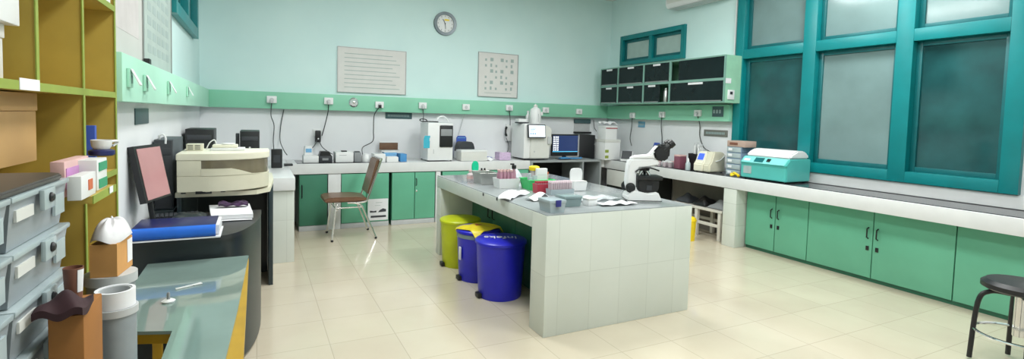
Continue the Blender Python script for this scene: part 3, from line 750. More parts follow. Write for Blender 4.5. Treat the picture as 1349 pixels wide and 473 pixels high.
solo('cable_hook', MB().tube(arc([(0, 0, 0), (.0, -.02, .02), (.02, -.022, .03), (.035, -.022, .01), (.035, -.022, -.03)]), .006), M_white, 'white curled cable hanging on the charcoal computer tower', 'cable', (-.56, 3.942, zt_+.004))
p0, p1 = at(243, 170, y=5.35), at(282, 170, y=5.35)
pc_tower('wide black computer case behind the analyser near the room corner', ((p0.x+p1.x)/2, 5.35, BZ+.001), p1.x-p0.x-.01, .4, p0.z-BZ, 0, M_black)
p0, p1 = at(316, 173, y=5.5), at(342, 173, y=5.5)
pc_tower('narrow black computer tower right of the analyser on the tiled worktop', ((p0.x+p1.x)/2, 5.5, BZ+.001), p1.x-p0.x, .4, at(330, 173, y=5.5).z-BZ, 0, M_black)
p = at(314.5, 195, y=5.56)
solo('speaker_box', MB().box(-.015, .015, -.06, .06, 0, at(314, 176, y=5.56).z-BZ, .004), M_blackm, 'slim charcoal speaker against the narrow black tower', 'speaker', (at(313.3, 195, y=5.56).x-.003, 5.60, BZ+.001))

# notice boards on the left wall
t = thing('notice_board', 'pale notice board on the left wall beside the shelf', 'board', (XL, 0, 0))
yj = 3.60; zb, zt_ = 1.672, 2.36
def board(y0, y1, m, lab):
    t = thing('notice_board', lab, 'board', (XL+.0008, (y0+y1)/2, zb)); w = (y1-y0)/2; h = zt_-zb
    pb = MB().box(0, .012, -w, w, 0, h)
    if lab.startswith('green'):
        pb.m(1)
        for i in range(5):
            for j in range(7): pb.box(.0122, .013, -w+.14+i*.17, -w+.26+i*.17, .08+j*.085, .08+j*.085+.05)
    pb.build('panel', [m, M_print], t)
    b = MB(); b.box(.0, .018, -w, w, -.012, -.0005).box(0, .018, -w, w, h+.0005, h+.012).box(0, .018, -w-.012, -w-.0005, -.012, h+.012).box(0, .018, w+.0005, w+.012, -.012, h+.012)
    b.build('frame', M_alu, t); return t, w, h
bpy.data.objects.remove(t)
t, w, h = board(2.66, 3.585, M_board, 'pale plain notice board on the left wall right behind the shelf')
MB().box(.012, .013, -w+.1, w-.1, .12, h-.1).build('sheet', mat('pinkish board sheet', srgb(202, 196, 196), .7), t)
t, w, h = board(3.615, 4.68, M_boardg, 'green tinted notice board with printed tables next to the small teal window')
p = at(184, 83, x=XL)
solo('board_clamp', MB().box(0, .03, -.03, .03, -.02, .02, .004), M_black, 'small black clamp joining the two left wall notice boards', 'clamp', (XL+.0195, 3.60, zb+.006))
solo('sign_plate', MB().box(0, .006, -.19, .19, -.045, .045, .001), M_plate, 'small dark sign plate on the left wall below the trunking', 'sign', (XL+.0005, 3.61, 1.365))

# ------------------------------------------------------------------ along the back worktop
def ext(px0, px1, pyt, Y, d, z=BZ+.0045):
    """measured outline -> centre x, half width, height of a thing whose front stands at depth Y"""
    x0, x1 = at(px0, 200, y=Y+d).x, at(px1, 200, y=Y).x
    if x1-x0 < .02: x0 = at(px0, 200, y=Y).x
    return (x0+x1)/2, (x1-x0)/2, at((px0+px1)/2, pyt, y=Y).z-z
GB = BZ+.0045
# power adapter, remote on the tiled arm
cx, w, h = ext(357, 372, 197, 6.0, .1, BZ)
t = thing('power_adapter', 'black power adapter on the tiled worktop under two hanging cables', 'adapter', (cx, 6.0, BZ+.001))
MB().box(-w, w, 0, .1, 0, h, .006).build('case', M_black, t); MB().box(-w*.6, w*.6, -.003, -.0005, h*.3, h*.7).build('rating_plate', M_blackm, t)
cx, w, h = ext(374, 386, 203, 6.2, .08, BZ)
solo('card_reader', MB().box(-w, w, 0, .12, 0, .02, .004), M_black, 'flat black card reader beside the black power adapter', 'reader', (cx, 6.2, BZ+.001))
# small white meter with a blue label
cx, w, h = ext(398, 420, 193, 6.5, .2)
t = thing('lab_meter', 'small white meter with a light blue label on the granite', 'meter', (cx, 6.5, GB))
MB().box(-w, w, 0, .2, 0, h*.42, .006).build('base', M_white, t)
MB().prism([(-w*.85, h*.421), (w*.25, h*.421), (w*.2, h), (-w*.75, h)], .06, .19, 'y', .004).build('head', M_white, t)
MB().box(-w*.65, w*.12, .057, .0595, h*.62, h*.85).build('blue_label', M_bluel, t)
# black heater block
cx, w, h = ext(418, 438, 200, 6.52, .2)
t = thing('heating_block', 'low black heating block between white meter and white reader', 'instrument', (cx, 6.52, GB))
MB().box(-w, w, 0, .2, 0, h*.6, .006).build('base', M_blackm, t); MB().prism([(-w*.9, h*.601), (w*.9, h*.601), (w*.6, h), (-w*.7, h)], .03, .18, 'y', .003).build('cover', M_black, t)
MB().box(-w*.5, w*.4, -.002, -.0005, h*.2, h*.4).build('display', M_grey, t)
# white reader
cx, w, h = ext(439, 466, 199, 6.48, .22)
t = thing('plate_reader', 'white square reader with black top handle on the granite', 'instrument', (cx, 6.48, GB))
MB().box(-w, w, 0, .22, 0, h*.9, .012).build('case', M_white, t); MB().box(-.03, .035, .05, .12, h*.9+.0005, h, .004).build('top_handle', M_black, t)
b = MB(); b.box(-w*.6, w*.2, -.0015, -.0003, h*.62, h*.65).build('slot_line', M_grey, t)
cx, w, h = ext(462, 474, 201, 6.52, .15)
t = thing('grey_instrument', 'narrow grey instrument right of the white square reader', 'instrument', (cx+.02, 6.52, GB)); 
MB().box(-w, w, 0, .15, 0, h, .008).build('case', M_grey, t); MB().box(-w*.7, w*.7, .02, .1, h+.0005, h+.012, .003).build('lid', M_blackm, t)
# white mouse-like charger
cx, w, h = ext(473, 487, 203, 6.48, .12)
b = MB(); b.lathe([(.0, 0), (w*1.1, 0), (w*1.15, h*.4), (w*.8, h*.85), (0, h)], seg=24, sy=1.3)
solo('charger_puck', b, M_white, 'rounded white charger at the end of a hanging black cable', 'charger', (cx+.03, 6.60, GB))
# glove boxes and open carton
cx, w, h = ext(489, 508, 203, 6.43, .2)
t = thing('glove_box', 'white flat glove box beside the chair back', 'box', (cx, 6.43, GB)); MB().box(-w, w, 0, .2, 0, h, .003).build('carton', M_white, t)
MB().box(-w*.5, w*.5, .05, .15, h+.0004, h+.003).build('opening', M_greyl, t)
cx, w, h = ext(506, 525, 207, 6.42, .16)
t = thing('glove_box', 'low white carton in front of the open brown flap', 'box', (cx, 6.42, GB)); MB().box(-w, w, 0, .14, 0, h, .003).build('carton', M_white, t); MB().box(-w*.9, w*.9, .01, .1, h+.0004, h+.004).build('lid_flap', M_paper, t)
cx, w, h = ext(503, 523, 201, 6.60, .14)
t = thing('tip_carton', 'light blue speckled carton under the open brown flap', 'box', (cx, 6.60, GB)); MB().box(-w, w, 0, .14, 0, h, .003).build('carton', M_bluel, t); MB().box(-w, w, 0, .14, h+.0004, h+.006).build('rim', M_white, t)
cx, w, h = ext(522, 536, 203, 6.46, .22)
t = thing('glove_box', 'mid blue glove box right of the white cartons', 'box', (cx, 6.46, GB)); MB().box(-w, w, 0, .2, 0, h, .003).build('carton', M_blueg, t); MB().box(-w*.5, w*.5, .05, .15, h+.0004, h+.003).build('opening', M_bluel, t)
cx, w, h = ext(500, 527, 187, 6.80, .12)
t = thing('open_carton', 'open white carton with a raised brown flap against the back wall', 'box', (cx, 6.80, GB))
MB().open_tub(-w, w, 0, .14, 0, h*.52, .004).build('carton', M_white, t); MB().box(-w, w, .125, .14, h*.521, h, .001).build('raised_flap', M_brown, t)
MB().box(-w-.001, w+.001, .121, .1245, h*.93, h+.004).build('flap_edge', M_white, t)

# hematology analyser with black door
cx, w, h = ext(553, 596.5, 162, 6.44, .36)
t = thing('hematology_analyser', 'tall white analyser with a black door and a cyan panel', 'analyser', (cx, 6.44, GB+.012))
h -= .012
MB().box(-w, w, 0, .36, 0, h, .012).build('case', M_white, t)
dx0, dx1 = at(579, 190, y=6.44).x-cx, at(596, 190, y=6.44).x-cx
b = MB(); b.box(dx0, min(dx1, w-.008), -.014, -.0005, h*.36, h*.94, .012).build('black_door', M_black, t)
MB().box(dx0+.012, min(dx1, w-.008)-.012, -.016, -.0145, h*.66, h*.84, .002).build('door_window', M_grey, t)
cx0, cx1 = at(558, 190, y=6.44).x-cx, at(566, 190, y=6.44).x-cx
MB().prism([(cx0, h*.33), (cx1, h*.33), (cx1+.006, h*.66), (cx0+.015, h*.66), (cx0, h*.58)], -.003, -.0005, 'y').build('cyan_panel', M_cyan, t)
MB().box(cx1-.004, cx1+.006, -.006, -.0035, h*.52, h*.6, .002).build('panel_latch', M_white, t)
b = MB(); b.box(cx1+.05, cx1+.06, -.002, -.0005, h*.18, h*.3).build('side_slot', M_greyl, t)
for sx in (-.9, .9):
    for y in (.03, .32): MB().lathe([(.012, -.0115), (.014, -.0005)], (w*sx, y, 0), 12).build('foot', M_black, t)
b = MB(); b.tube(arc([(-.16, .12, .012), (-.05, .1, .014), (.02, .1, .012), (.06, .12, .01)]), .008)
b.tube(arc([(-.16, .12, .012), (-.2, .1, .03), (-.19, .06, .045), (-.13, .06, .04), (-.1, .09, .012)]), .007)
solo('cable_bundle', b, M_black, 'black cable coiled on top of the tall white analyser', 'cable', (cx-.04, 6.5, GB+h+.013))
b = MB(); b.tube(arc([(-.08, .1, .01), (-.04, .1, .07), (.02, .1, .085), (.07, .1, .06), (.1, .1, .012)]), .012)
solo('tubing_loop', b, M_white, 'thick white tube arching over the tall white analyser', 'tube', (cx+w*.45, 6.55, GB+h+.014))
# blue capped dome
cx, w, h = ext(598, 626, 187, 6.66, .2)
t = thing('printer', 'low printer with dark domed lid and a blue box on top', 'printer', (cx, 6.66, GB))
MB().box(-w, w, 0, .2, 0, h*.45, .006).build('case', M_white, t)
MB().prism([(-w, h*.451)]+[(-w*.98*math.cos(PI*k/10), h*.46+h*.54*min(1, 1.4*math.sin(PI*k/10))) for k in range(11)]+[(w, h*.451)], .01, .19, 'y').build('dark_lid', M_blackm, t)
zt_ = at(608, 181, y=6.75).z
t = thing('blue_box', 'blue box with slanted sides standing behind the dark printer lid', 'box', (at(608, 185, y=6.88).x, 6.88, GB)); hb = at(608, 179, y=6.88).z-GB
MB().prism([(-.075, 0), (.075, 0), (.075, hb*.92), (.055, hb), (-.055, hb), (-.075, hb*.92)], 0, .016, 'y').build('case', M_bluem, t); MB().box(-.06, .06, -.002, -.0004, hb*.9, hb*.93).build('rim_line', M_bluel, t)
cx, w, h = ext(601, 642, 198, 6.42, .2)
t = thing('sample_box', 'long pale grey box at the front edge before the dark lidded printer', 'box', (cx, 6.42, GB)); MB().box(-w, w, 0, .2, 0, h*.8, .005).build('body', M_whitew, t); MB().box(-w-.003, w+.003, -.003, .203, h*.8+.0005, h, .005).build('lid', M_white, t)
b = MB()
for i in range(4): b.box(-.12+.012*i, .12-.02*i, -.09, .09, i*.006, i*.006+.0045, rot=rotz(.12*(i-1)))
p = at(640, 202, y=6.72)
t = thing('paper_pile', 'pile of white and blue papers beside the dark lidded printer', 'papers', (p.x+.02, 6.72, GB)); b.build('sheets', M_paper, t)
MB().box(-.11, .05, -.08, .06, .0235, .03, .002).build('blue_folder', M_bluem, t)
cx, w, h = ext(652, 673, 201, 6.48, .16)
t = thing('tissue_box', 'lilac striped tissue box left of the big touch screen analyser', 'box', (cx, 6.48, GB)); MB().box(-w, w, 0, .16, 0, h, .004).build('carton', mat('lilac carton', srgb(200, 176, 206), .6, noise=.15, nscale=40), t)
MB().box(-w*.4, w*.4, .05, .11, h+.0004, h+.003).build('opening', M_white, t)
b = MB(); b.sheet(lambda u, v: Vector((-.05+.1*u, -.05+.1*v, .012+.03*math.sin(PI*u)*math.sin(PI*v)+.008*math.sin(8*u+6*v))), 14, 14, .01)
p = at(645, 208, y=6.44); solo('tissue', b, M_paper, 'crumpled white tissue left of the lilac tissue box', 'tissue', (p.x, 6.47, GB))

# big analyser with touch screen
cx, w, h = ext(673, 726, 163, 6.42, .42)
t = thing('chemistry_analyser', 'big white analyser with a tilted touch screen on the back worktop', 'analyser', (cx, 6.42, GB+.02)); h -= .02
xm = at(700, 190, y=6.42).x-cx
MB().box(-w, xm, .012, .42, 0, h, .02).build('left_body', M_white, t)
MB().prism([(xm-.02, 0), (w-.03, 0), (w-.03, h*.3), (w, h*.38), (w, h*.85), (w-.06, h*.95), (xm-.02, h*.95)], -.004, .40, 'y', .01).build('right_body', M_whitew, t)
MB().box(-w+.02, w-.05, .0, .4, -.012, -.0005, .004).build('base_plate', M_blackm, t)
for x in (-w+.05, w-.09):
    for y in (.06, .34): MB().lathe([(.014, -.0195), (.016, -.0125)], (x, y, 0), 12).build('foot', M_black, t)
sx0, sx1 = at(696, 175, y=6.37).x-cx, at(719, 175, y=6.37).x-cx; sz1, sz0 = at(707, 164, y=6.37).z-GB-.02, at(707, 182, y=6.37).z-GB-.02
Rt = Matrix.Rotation(math.radians(-8), 3, 'X'); 
MB().box(sx0, sx1, -.05, -.018, sz0, sz1, .006, rot=Rt).build('screen_bezel', M_blackm, t)
b = MB(); c_ = Vector(((sx0+sx1)/2, -.034, (sz0+sz1)/2)); b.box(sx0+.012, sx1-.012, -.0525, -.0505, sz0+.014, sz1-.014)
bmesh.ops.rotate(b.bm, verts=b.bm.verts[:], cent=c_, matrix=Rt); sc = b.build('touch_screen', M_screenw, t)
b = MB()
for i in range(3):
    b.box(sx0+.03+i*.035, sx0+.05+i*.035, -.0532, -.0526, sz0+.05, sz0+.07)
    b.box(sx0+.03, sx0+.09+i*.02, -.0532, -.0526, sz0+.10+i*.018, sz0+.106+i*.018)
bmesh.ops.rotate(b.bm, verts=b.bm.verts[:], cent=c_, matrix=Rt); b.build('screen_menu', M_bluel, sc)
MB().lathe([(.012, 0), (.012, .004)], (xm+.05, -.0045, h*.2), 16, 'y').build('power_button', M_greyl, t)
MB().box(w-.075, w-.01, -.03, -.0045, h*.42, h*.64, .01).build('sample_port', M_greyl, t)
ZT_ = GB+.02+h
# on top of it
p = at(705, 160, y=6.58); hb = at(705, 137, y=6.58).z-ZT_
t = thing('white_canister', 'tall white conical canister on top of the touch screen analyser', 'canister', (p.x, 6.58, ZT_+.001))
MB().lathe([(.085, 0), (.088, .01), (.086, hb*.55), (.075, hb*.72), (.03, hb*.83), (.028, hb*.86)], seg=32).build('body', M_white, t)
MB().lathe([(.03, hb*.861), (.03, hb*.93), (.012, hb*.95), (.008, hb)], seg=20).build('cap', M_whitew, t)
MB().tube([(-.0, -.087, hb*.1), (-.0, -.094, hb*.12), (0, -.094, hb*.5)], .004).build('level_strip', M_greyl, t)
p = at(716, 148, y=6.64); MB().box(.082, .12, -.02, .02, hb*.42, hb*.6, .006).build('side_spout', M_white, t)
p = at(688, 160, y=6.56)
t = thing('small_printer', 'small white box with dark base on the touch screen analyser', 'box', (p.x, 6.56, ZT_+.001))
MB().box(-.085, .085, -.05, .07, 0, .018, .003).build('base', M_blackm, t); MB().box(-.08, .06, -.045, .065, .0185, .065, .006).build('case', M_white, t)
p = at(699, 152, y=6.68); hb2 = at(699, 146, y=6.68).z-ZT_
t = thing('reagent_bottle', 'slim white bottle between small printer and conical canister', 'bottle', (at(698, 152, y=6.72).x-.01, 6.76, ZT_+.001))
MB().lathe([(.035, 0), (.035, hb2*.6), (.015, hb2*.75), (.015, hb2*.85)], seg=20).build('body', M_white, t); MB().lathe([(.018, hb2*.851), (.018, hb2)], seg=16).build('cap', M_white, t)
# wall phone left of it
p = at(668, 174, y=6.95)
t = thing('wall_phone', 'white wall phone with black receiver left of the touch screen analyser', 'phone', (p.x, 6.999, p.z))
MB().box(-.01, .10, -.05, 0, -.14, .12, .01).build('base', M_white, t); MB().tube(arc([(-.02, -.07, .08), (-.035, -.075, .04), (-.035, -.075, -.02), (-.02, -.07, -.06)]), [.018]*6+[.012]*7+[.018]*6).build('receiver', M_black, t)
MB().tube(arc([(-.02, -.06, -.08), (.03, -.05, -.2), (.02, -.04, -.3), (-.08, -.04, -.36)]), .005).build('cord', M_cable, t)
# dark monitor showing a desktop
x0, x1 = at(727, 190, y=6.50).x, at(761.5, 190, y=6.50).x; z0_, z1_ = at(745, 207, y=6.5).z, at(745, 177, y=6.5).z
t = thing('monitor', 'black monitor with a dark blue lit desktop in the back corner', 'monitor', ((x0+x1)/2, 6.50, BZ+.001)); w = (x1-x0)/2; q0, q1 = z0_-BZ-.001, z1_-BZ
q0 = max(q0, .05)
MB().box(-w, w, 0, .035, q0, q1, .006).build('casing', M_black, t)
sc = MB().box(-w+.015, w-.008, -.0015, -.0003, q0+.06, q1-.02).build('screen', M_screendk, t)
b = MB()
for i in range(3):
    for j in range(7): b.box(-w+.025+i*.034, -w+.047+i*.034, -.0025, -.0016, q1-.055-j*.032, q1-.033-j*.032)
b.build('desktop_icons', M_screenicon, sc)
MB().box(-w+.015, w-.008, -.0025, -.0016, q0+.062, q0+.072).build('task_bar', M_screencyan, sc)
MB().box(-.03, .03, .01, .03, .01, q0-.0005).build('stand', M_black, t); MB().box(-.11, .11, -.02, .1, 0, .0095, .003).build('foot', M_black, t)
# black computer beside it, keyboard with blue cover
x0, x1 = at(764, 190, y=6.75).x, at(784, 190, y=6.45).x
t = pc_tower('big black computer case right of the dark blue lit monitor', (x0/2+x1/2+.03, 6.46, BZ+.001), x1-x0-.06, .4, at(777, 178, y=6.46).z-BZ, 0, M_black); t['group'] = 'corner computers'
b = MB(); b.sheet(lambda u, v: Vector((-.19+.38*u, -.03+.06*v, .030+.012*math.sin(7*u)*math.sin(PI*v))), 20, 6, .014)
p = at(752, 209, y=6.42); solo('blue_cloth', b, M_blueg, 'rumpled blue cloth in front of the dark blue lit monitor', 'cloth', (p.x, 6.43, BZ+.001))
# drawer with a grey tray in the open cabinet
p = at(780, 236, y=6.5)
t = thing('keyboard', 'pale keyboard in the right compartment of the grey open cabinet', 'keyboard', ((at(768, 225, y=6.37).x+CBX1)/2-.008, 6.52, .2665)); 
MB().box(-.10, .10, -.03, .034, 0, .02, .003).build('case', M_greyl, t)
b = MB()
for i in range(8):
    for j in range(2): b.box(-.094+i*.024, -.074+i*.024, -.024+j*.024, -.004+j*.024, .0202, .026)
b.build('keys', M_grey, t)

# ------------------------------------------------------------------ wall fittings
sock = []
def socket(loc, rz, label, plug=None, cable=None):
    t = thing('wall_socket', label, 'socket', loc, rz, 'sockets on the green trunking')
    MB().box(-.055, .055, -.03, 0, -.042, .042, .005).build('box', M_white, t)
    MB().lathe([(.024, 0), (.024, .003), (.02, .004)], (0, -.0305, -.004), 18, 'y').build('outlet', M_greyl, t)
    if plug:
        MB().box(-.02, .02, -.062, -.0345, -.045, -.002, .006).build('plug', plug, t)
    return t
def wire(label, pts, m=None, r=.0055):
    return solo('power_cable', MB().tube(arc(pts), r), m or M_cable, label, 'cable', group='cables hanging from the trunking')
def yp(px, py, y): v = at(px, py, y=y); return (v.x, v.y, v.z)
Yk = 6.8995
D = [(358, 131, 'left corner above the black power adapter', M_greyl), (433, 133, 'above the wall plug with the black charger', M_greyl), (500, 138, 'between the round chrome fitting and the dark sign', M_black),
     (557, 139, 'above the tall white analyser', M_greyl), (614, 141, 'above the dark lidded printer', None), (671, 142, 'above the wall phone', M_greyl), (719, 145, 'hidden partly by the conical canister', None), (763, 147, 'above the paper holder in the corner', None)]
for px, py, l, pl in D:
    p = at(px, py, y=Yk-.02); socket((p.x, Yk, p.z), 0, 'white socket on the back trunking '+l, pl)
for px, py, l in ((833, 152, 'nearest the corner'), (872, 151, 'middle of the three over the microscope'), (919, 149, 'above the grey sign plate')):
    p = at(px, py, x=XR-.12); socket((XR-.1005, p.y, p.z), -PI/2, 'white socket on the right wall trunking, '+l, M_greyl)
p = at(466, 135, y=Yk)
t = thing('wall_fitting', 'round chrome fitting on the green trunking over the chair', 'fitting', (p.x, Yk, p.z))
MB().lathe([(.062, 0), (.062, .008), (.05, .02), (.03, .022)], seg=28, axis='y').build('disc', M_chrome, t); MB().lathe([(.018, .0225), (.016, .05), (.006, .055)], seg=18, axis='y').build('spout', M_chrome, t)
# flap sockets on the left wall
def flap(px, py, label):
    p = at(px, py, x=XL+.1); t = thing('wall_socket', label, 'socket', (XL+.1005, p.y, p.z), PI/2, 'sockets on the green trunking')
    MB().box(-.036, .036, -.012, 0, -.04, .042, .003).build('box', M_trunk_l, t)
    MB().prism([(-.0125, .042), (-.0135, .036), (-.042, -.03), (-.046, -.026)], -.026, .026, 'x').build('open_flap', M_white, t)
    MB().box(-.016, .016, -.0135, -.0122, -.022, .012).build('outlet', M_cabframe, t)
for px, py, l in ((169, 103, 'white flap socket on the left trunking nearest the olive shelf'), (190, 110, 'white flap socket on the left trunking, second from the olive shelf'), (221, 116, 'white flap socket on the left trunking, second from the corner'), (246, 121, 'white flap socket on the left trunking nearest the room corner')): flap(px, py, l)

wire('grey cable from the corner socket down to the black adapter', [yp(358, 135, 6.86), yp(357, 152, 6.88), yp(361, 165, 6.9), yp(360, 185, 6.9), yp(361, 199, 6.5)])
wire('thin grey cable hanging beside the corner socket cable', [yp(374, 144, 6.985), yp(370, 165, 6.985), yp(369, 185, 6.9), yp(374, 198, 6.6), yp(378, 204, 6.26)])
wire('black cable from the socket to the charger on the wall', [yp(433, 137, 6.86), yp(432, 148, 6.9), yp(428, 165, 6.95), yp(424, 179, 6.96)], M_black)
p = at(419, 178, y=6.96)
t = thing('wall_charger', 'black charger plugged in a white wall outlet over the bench', 'charger', (p.x, 6.999, p.z))
MB().box(-.06, .055, -.012, 0, -.02, .08, .003).build('outlet', M_white, t); MB().box(-.035, .032, -.075, -.0125, -.09, .06, .012).build('charger', M_black, t); MB().lathe([(.01, 0), (.01, .003)], (0, -.0755, -.045), 12, 'y').build('indicator', M_white, t)
wire('thin cable from the wall charger to the white meter', [yp(418, 184, 6.93), yp(414, 192, 6.9), yp(408, 198, 6.85), yp(404, 202, 6.75)])
wire('thin cable from the wall charger to the black heating block', [yp(420, 184, 6.93), yp(424, 193, 6.9), yp(431, 199, 6.85), yp(438, 203, 6.75)])
wire('black cable from the plug socket to the rounded charger', [yp(500, 141, 6.84), yp(493, 152, 6.9), yp(492, 172, 6.93), yp(491, 186, 6.92), yp(478, 194, 6.85), yp(477.5, 203, 6.60)], M_black)
wire('grey cable from the socket behind the tall white analyser', [yp(557, 142, 6.86), yp(558, 152, 6.9), yp(557, 161, 6.9)])
wire('thin pale cable down the wall to the blue box', [yp(614, 145, 6.9), yp(609, 160, 6.97), yp(604, 178, 6.97)], M_greyl, .004)
wire('black cable from the socket to the wall phone', [yp(671, 146, 6.86), yp(672, 156, 6.9), yp(672, 165, 6.93)], M_black)
def xp(px, py, x): v = at(px, py, x=x); return (v.x, v.y, v.z)
wire('cable down the right wall behind the tablet device', [xp(833, 155, 5.2), xp(832, 168, 5.3), xp(830, 182, 5.31), xp(832, 192, 5.3)])
wire('cable down the right wall behind the microscope', [xp(872, 154, 5.2), xp(871, 166, 5.3), xp(872, 180, 5.31), xp(872, 195, 5.3)], M_black)
wire('cable from the right wall socket down to the cream instrument', [xp(919, 152, 5.2), xp(922, 165, 5.3), xp(922, 180, 5.31), xp(927, 194, 5.28), xp(936, 200, 5.2)], M_black)
wire('cable beside the paper holder in the back corner', [yp(782, 158, 6.98), yp(783, 168, 6.95), yp(786, 173, 6.93)], M_black)

# framed posters, plates, clock, paper holder
def poster(label, px0, px1, pyb, z1, kind):
    a, c = at(px0, pyb, y=6.98), at(px1, pyb, y=6.98); t = thing('wall_poster', label, 'poster', ((a.x+c.x)/2, 6.9985, (a.z+c.z)/2)); w = (c.x-a.x)/2; h = z1-(a.z+c.z)/2
    MB().box(-w, w, -.012, 0, 0, h).build('sheet', mat('poster paper', srgb(216, 214, 212), .7, noise=.03), t)
    b = MB(); e = .008
    b.box(-w-e, w+e, -.02, 0, -e, -.0005).box(-w-e, w+e, -.02, 0, h+.0005, h+e).box(-w-e, -w-.0005, -.02, 0, 0, h).box(w+.0005, w+e, -.02, 0, 0, h); b.build('frame', M_alu, t)
    b = MB()
    if kind == 0:
        for j in range(9): b.box(-w+.08, w-.08-.05*(j % 3), -.0128, -.0121, .06+j*.055, .068+j*.055)
    else:
        for i in range(6):
            for j in range(6):
                if (i+j) % 4 != 3: b.box(-w+.1+i*.085, -w+.1+i*.085+.03+.02*((i*j) % 2), -.0128, -.0121, .1+j*.085, .1+j*.085+.035+.015*(i % 2))
        b.box(-w+.1, w-.1, -.0128, -.0121, .05, .056)
    b.build('print', M_print, t)
poster('wide framed poster with faint text lines above the chair side trunking', 445, 534, 122.5, 2.27, 0)
poster('framed poster with small printed symbols left of the touch screen analyser', 630, 681, 127.5, 2.36, 1)
def plate(label, loc, rz, w, h, m, bars):
    t = thing('sign_plate', label, 'sign', loc, rz); MB().box(-w, w, -.008, 0, -h, h, .001).build('plate', m, t)
    b = MB(); n = bars
    for i in range(n): b.box(-w*.82+i*w*1.64/n, -w*.82+(i+.62)*w*1.64/n, -.0095, -.0082, -h*.35, h*.35)
    b.build('lettering', M_signtxt, t)
p = at(525.5, 152.5, y=6.99); plate('long dark sign plate under the trunking left of the tall white analyser', (p.x, 6.9992, p.z), 0, .185, .042, M_plate, 14)
p = at(943, 175.5, x=XR); plate('long grey sign plate on the right wall over the cream instrument', (XR-.0008, p.y, p.z), -PI/2, .19, .042, M_plateg, 12)
p = at(946, 147, x=XR-.1); plate('square dark sign plate on the right trunking end', (XR-.1008, at(946, 147, x=XR-.1).y, p.z), -PI/2, .085, .065, M_plate, 3)
p = at(845.5, 164, x=XR); plate('small blue sign plate on the right wall over the tablet device', (XR-.0008, p.y, p.z), -PI/2, .075, .045, M_plateb, 4)
p = at(767, 167, y=6.98)
t = thing('paper_holder', 'dark framed paper holder on the wall above the black computer case', 'holder', (p.x, 6.999, p.z)); z1_ = at(767, 157, y=6.98).z-p.z; z2_ = at(767, 162.5, y=6.98).z-p.z; z3_ = at(767, 175, y=6.98).z-p.z
MB().box(-.16, .16, -.03, 0, z2_, z1_, .004).build('top_bar', M_plate, t); MB().box(-.155, .155, -.012, 0, z3_+.02, z2_-.0005).build('sheet', M_greyl, t); MB().box(-.16, .16, -.06, 0, z3_-.01, z3_+.0195, .004).build('tray', M_black, t)
c_ = at(587, 31, y=6.97)
t = thing('wall_clock', 'round grey rimmed wall clock with a yellow mark on the back wall', 'clock', (c_.x, 6.999, c_.z))
b = MB(); b.lathe([(.125, .004), (.125, .03), (.165, .034), (.168, .02), (.168, 0), (.125, 0)], seg=48, axis='y').build('rim', M_clock, t)
f_ = MB().lathe([(.1245, 0), (.1245, .012)], seg=48, axis='y').build('dial', M_white, t)
b = MB()
for k in range(12):
    a = PI/6*k; b.box(.105*math.sin(a)-.003, .105*math.sin(a)+.003, -.0135, -.0122, .105*math.cos(a)-.009, .105*math.cos(a)+.009)
b.build('hour_marks', M_ink, f_)
MB().box(-.012, .06, -.0135, -.0122, .042, .066).build('yellow_mark', M_yellowb, f_)
MB().tube([(.0, -.016, .0), (-.035, -.016, .062)], .004, 6).build('hour_hand', M_black, t); MB().tube([(.0, -.018, .0), (.006, -.018, -.075)], .003, 6).build('minute_hand', M_black, t); MB().lathe([(.008, .0125), (.008, .02)], seg=14, axis='y').build('hub', M_black, t)

# wall cabinets on the right
CXF, CY0, CY1 = 5.0, 4.335, 6.80; CZ0, CZ1, CZM = 1.662, 2.235, 1.945
t = thing('wall_cabinet', 'mint wall cabinet with two rows of dark flap doors on the right wall', 'cabinet')
b = MB(); b.box(CXF+.02, XR-.002, CY0, CY0+.02, CZ0, CZ1).box(CXF+.02, XR-.002, CY1-.02, CY1, CZ0, CZ1).box(CXF+.02, XR-.002, CY0+.02, CY1-.02, CZ0, CZ0+.018).box(CXF+.02, XR-.002, CY0+.02, CY1-.02, CZ1-.018, CZ1).box(CXF+.02, XR-.002, CY0+.02, CY1-.02, CZM-.009, CZM+.009).box(XR-.02, XR-.002, CY0+.02, CY1-.02, CZ0+.018, CZM-.009).box(XR-.02, XR-.002, CY0+.02, CY1-.02, CZM+.009, CZ1-.018)
b.build('shell', M_cabmint, t)
yv = [CY1, at(847, 120, x=CXF).y, at(814, 120, x=CXF).y, at(881, 120, x=CXF).y]
Ys = sorted([CY0, at(881.5, 120, x=CXF).y, at(847, 120, x=CXF).y, at(813.5, 120, x=CXF).y, CY1])
b = MB(); e = .016
for z0, z1 in ((CZ0, CZM), (CZM, CZ1)):
    b.box(CXF, CXF+.0195, CY0, CY1, z0, z0+e).box(CXF, CXF+.0195, CY0, CY1, z1-e, z1)
    for y in Ys: b.box(CXF, CXF+.0195, max(CY0, y-e), min(CY1, y+e), z0+e, z1-e)
b.build('front_frame', M_cabframe, t)
for r, (z0, z1) in enumerate(((CZ0, CZM), (CZM, CZ1))):
    for i in range(4):
        y0, y1 = Ys[i]+e+.001, Ys[i+1]-e-.001
        if r == 0 and i == 1:      # one flap pushed partly aside
            y0 = y0+.17
        if r == 1 and i == 0: y1 -= .14
        d = MB().box(CXF+.004, CXF+.012, y0, y1, z0+e+.001, z1-e-.001).build('flap_door', M_darkglass, t)
        if r == 0 or i: 
            ym = (y0+y1)/2; MB().box(CXF-.002, CXF+.0035, ym-.07-.05*(i == 0), ym+.07+.05*(i == 0), z1-e-.032, z1-e-.006).build('label_strip', M_paper, d)
            MB().box(CXF-.004, CXF+.0035, y0+.02, y1-.02, z0+e+.002, z0+e+.014).build('pull_rail', M_alu, d)
MB().box(CXF+.06, CXF+.17, CY0-.012, CY0-.0005, CZ0+.04, CZ0+.155, .003).build('switch_plate', M_white, t)
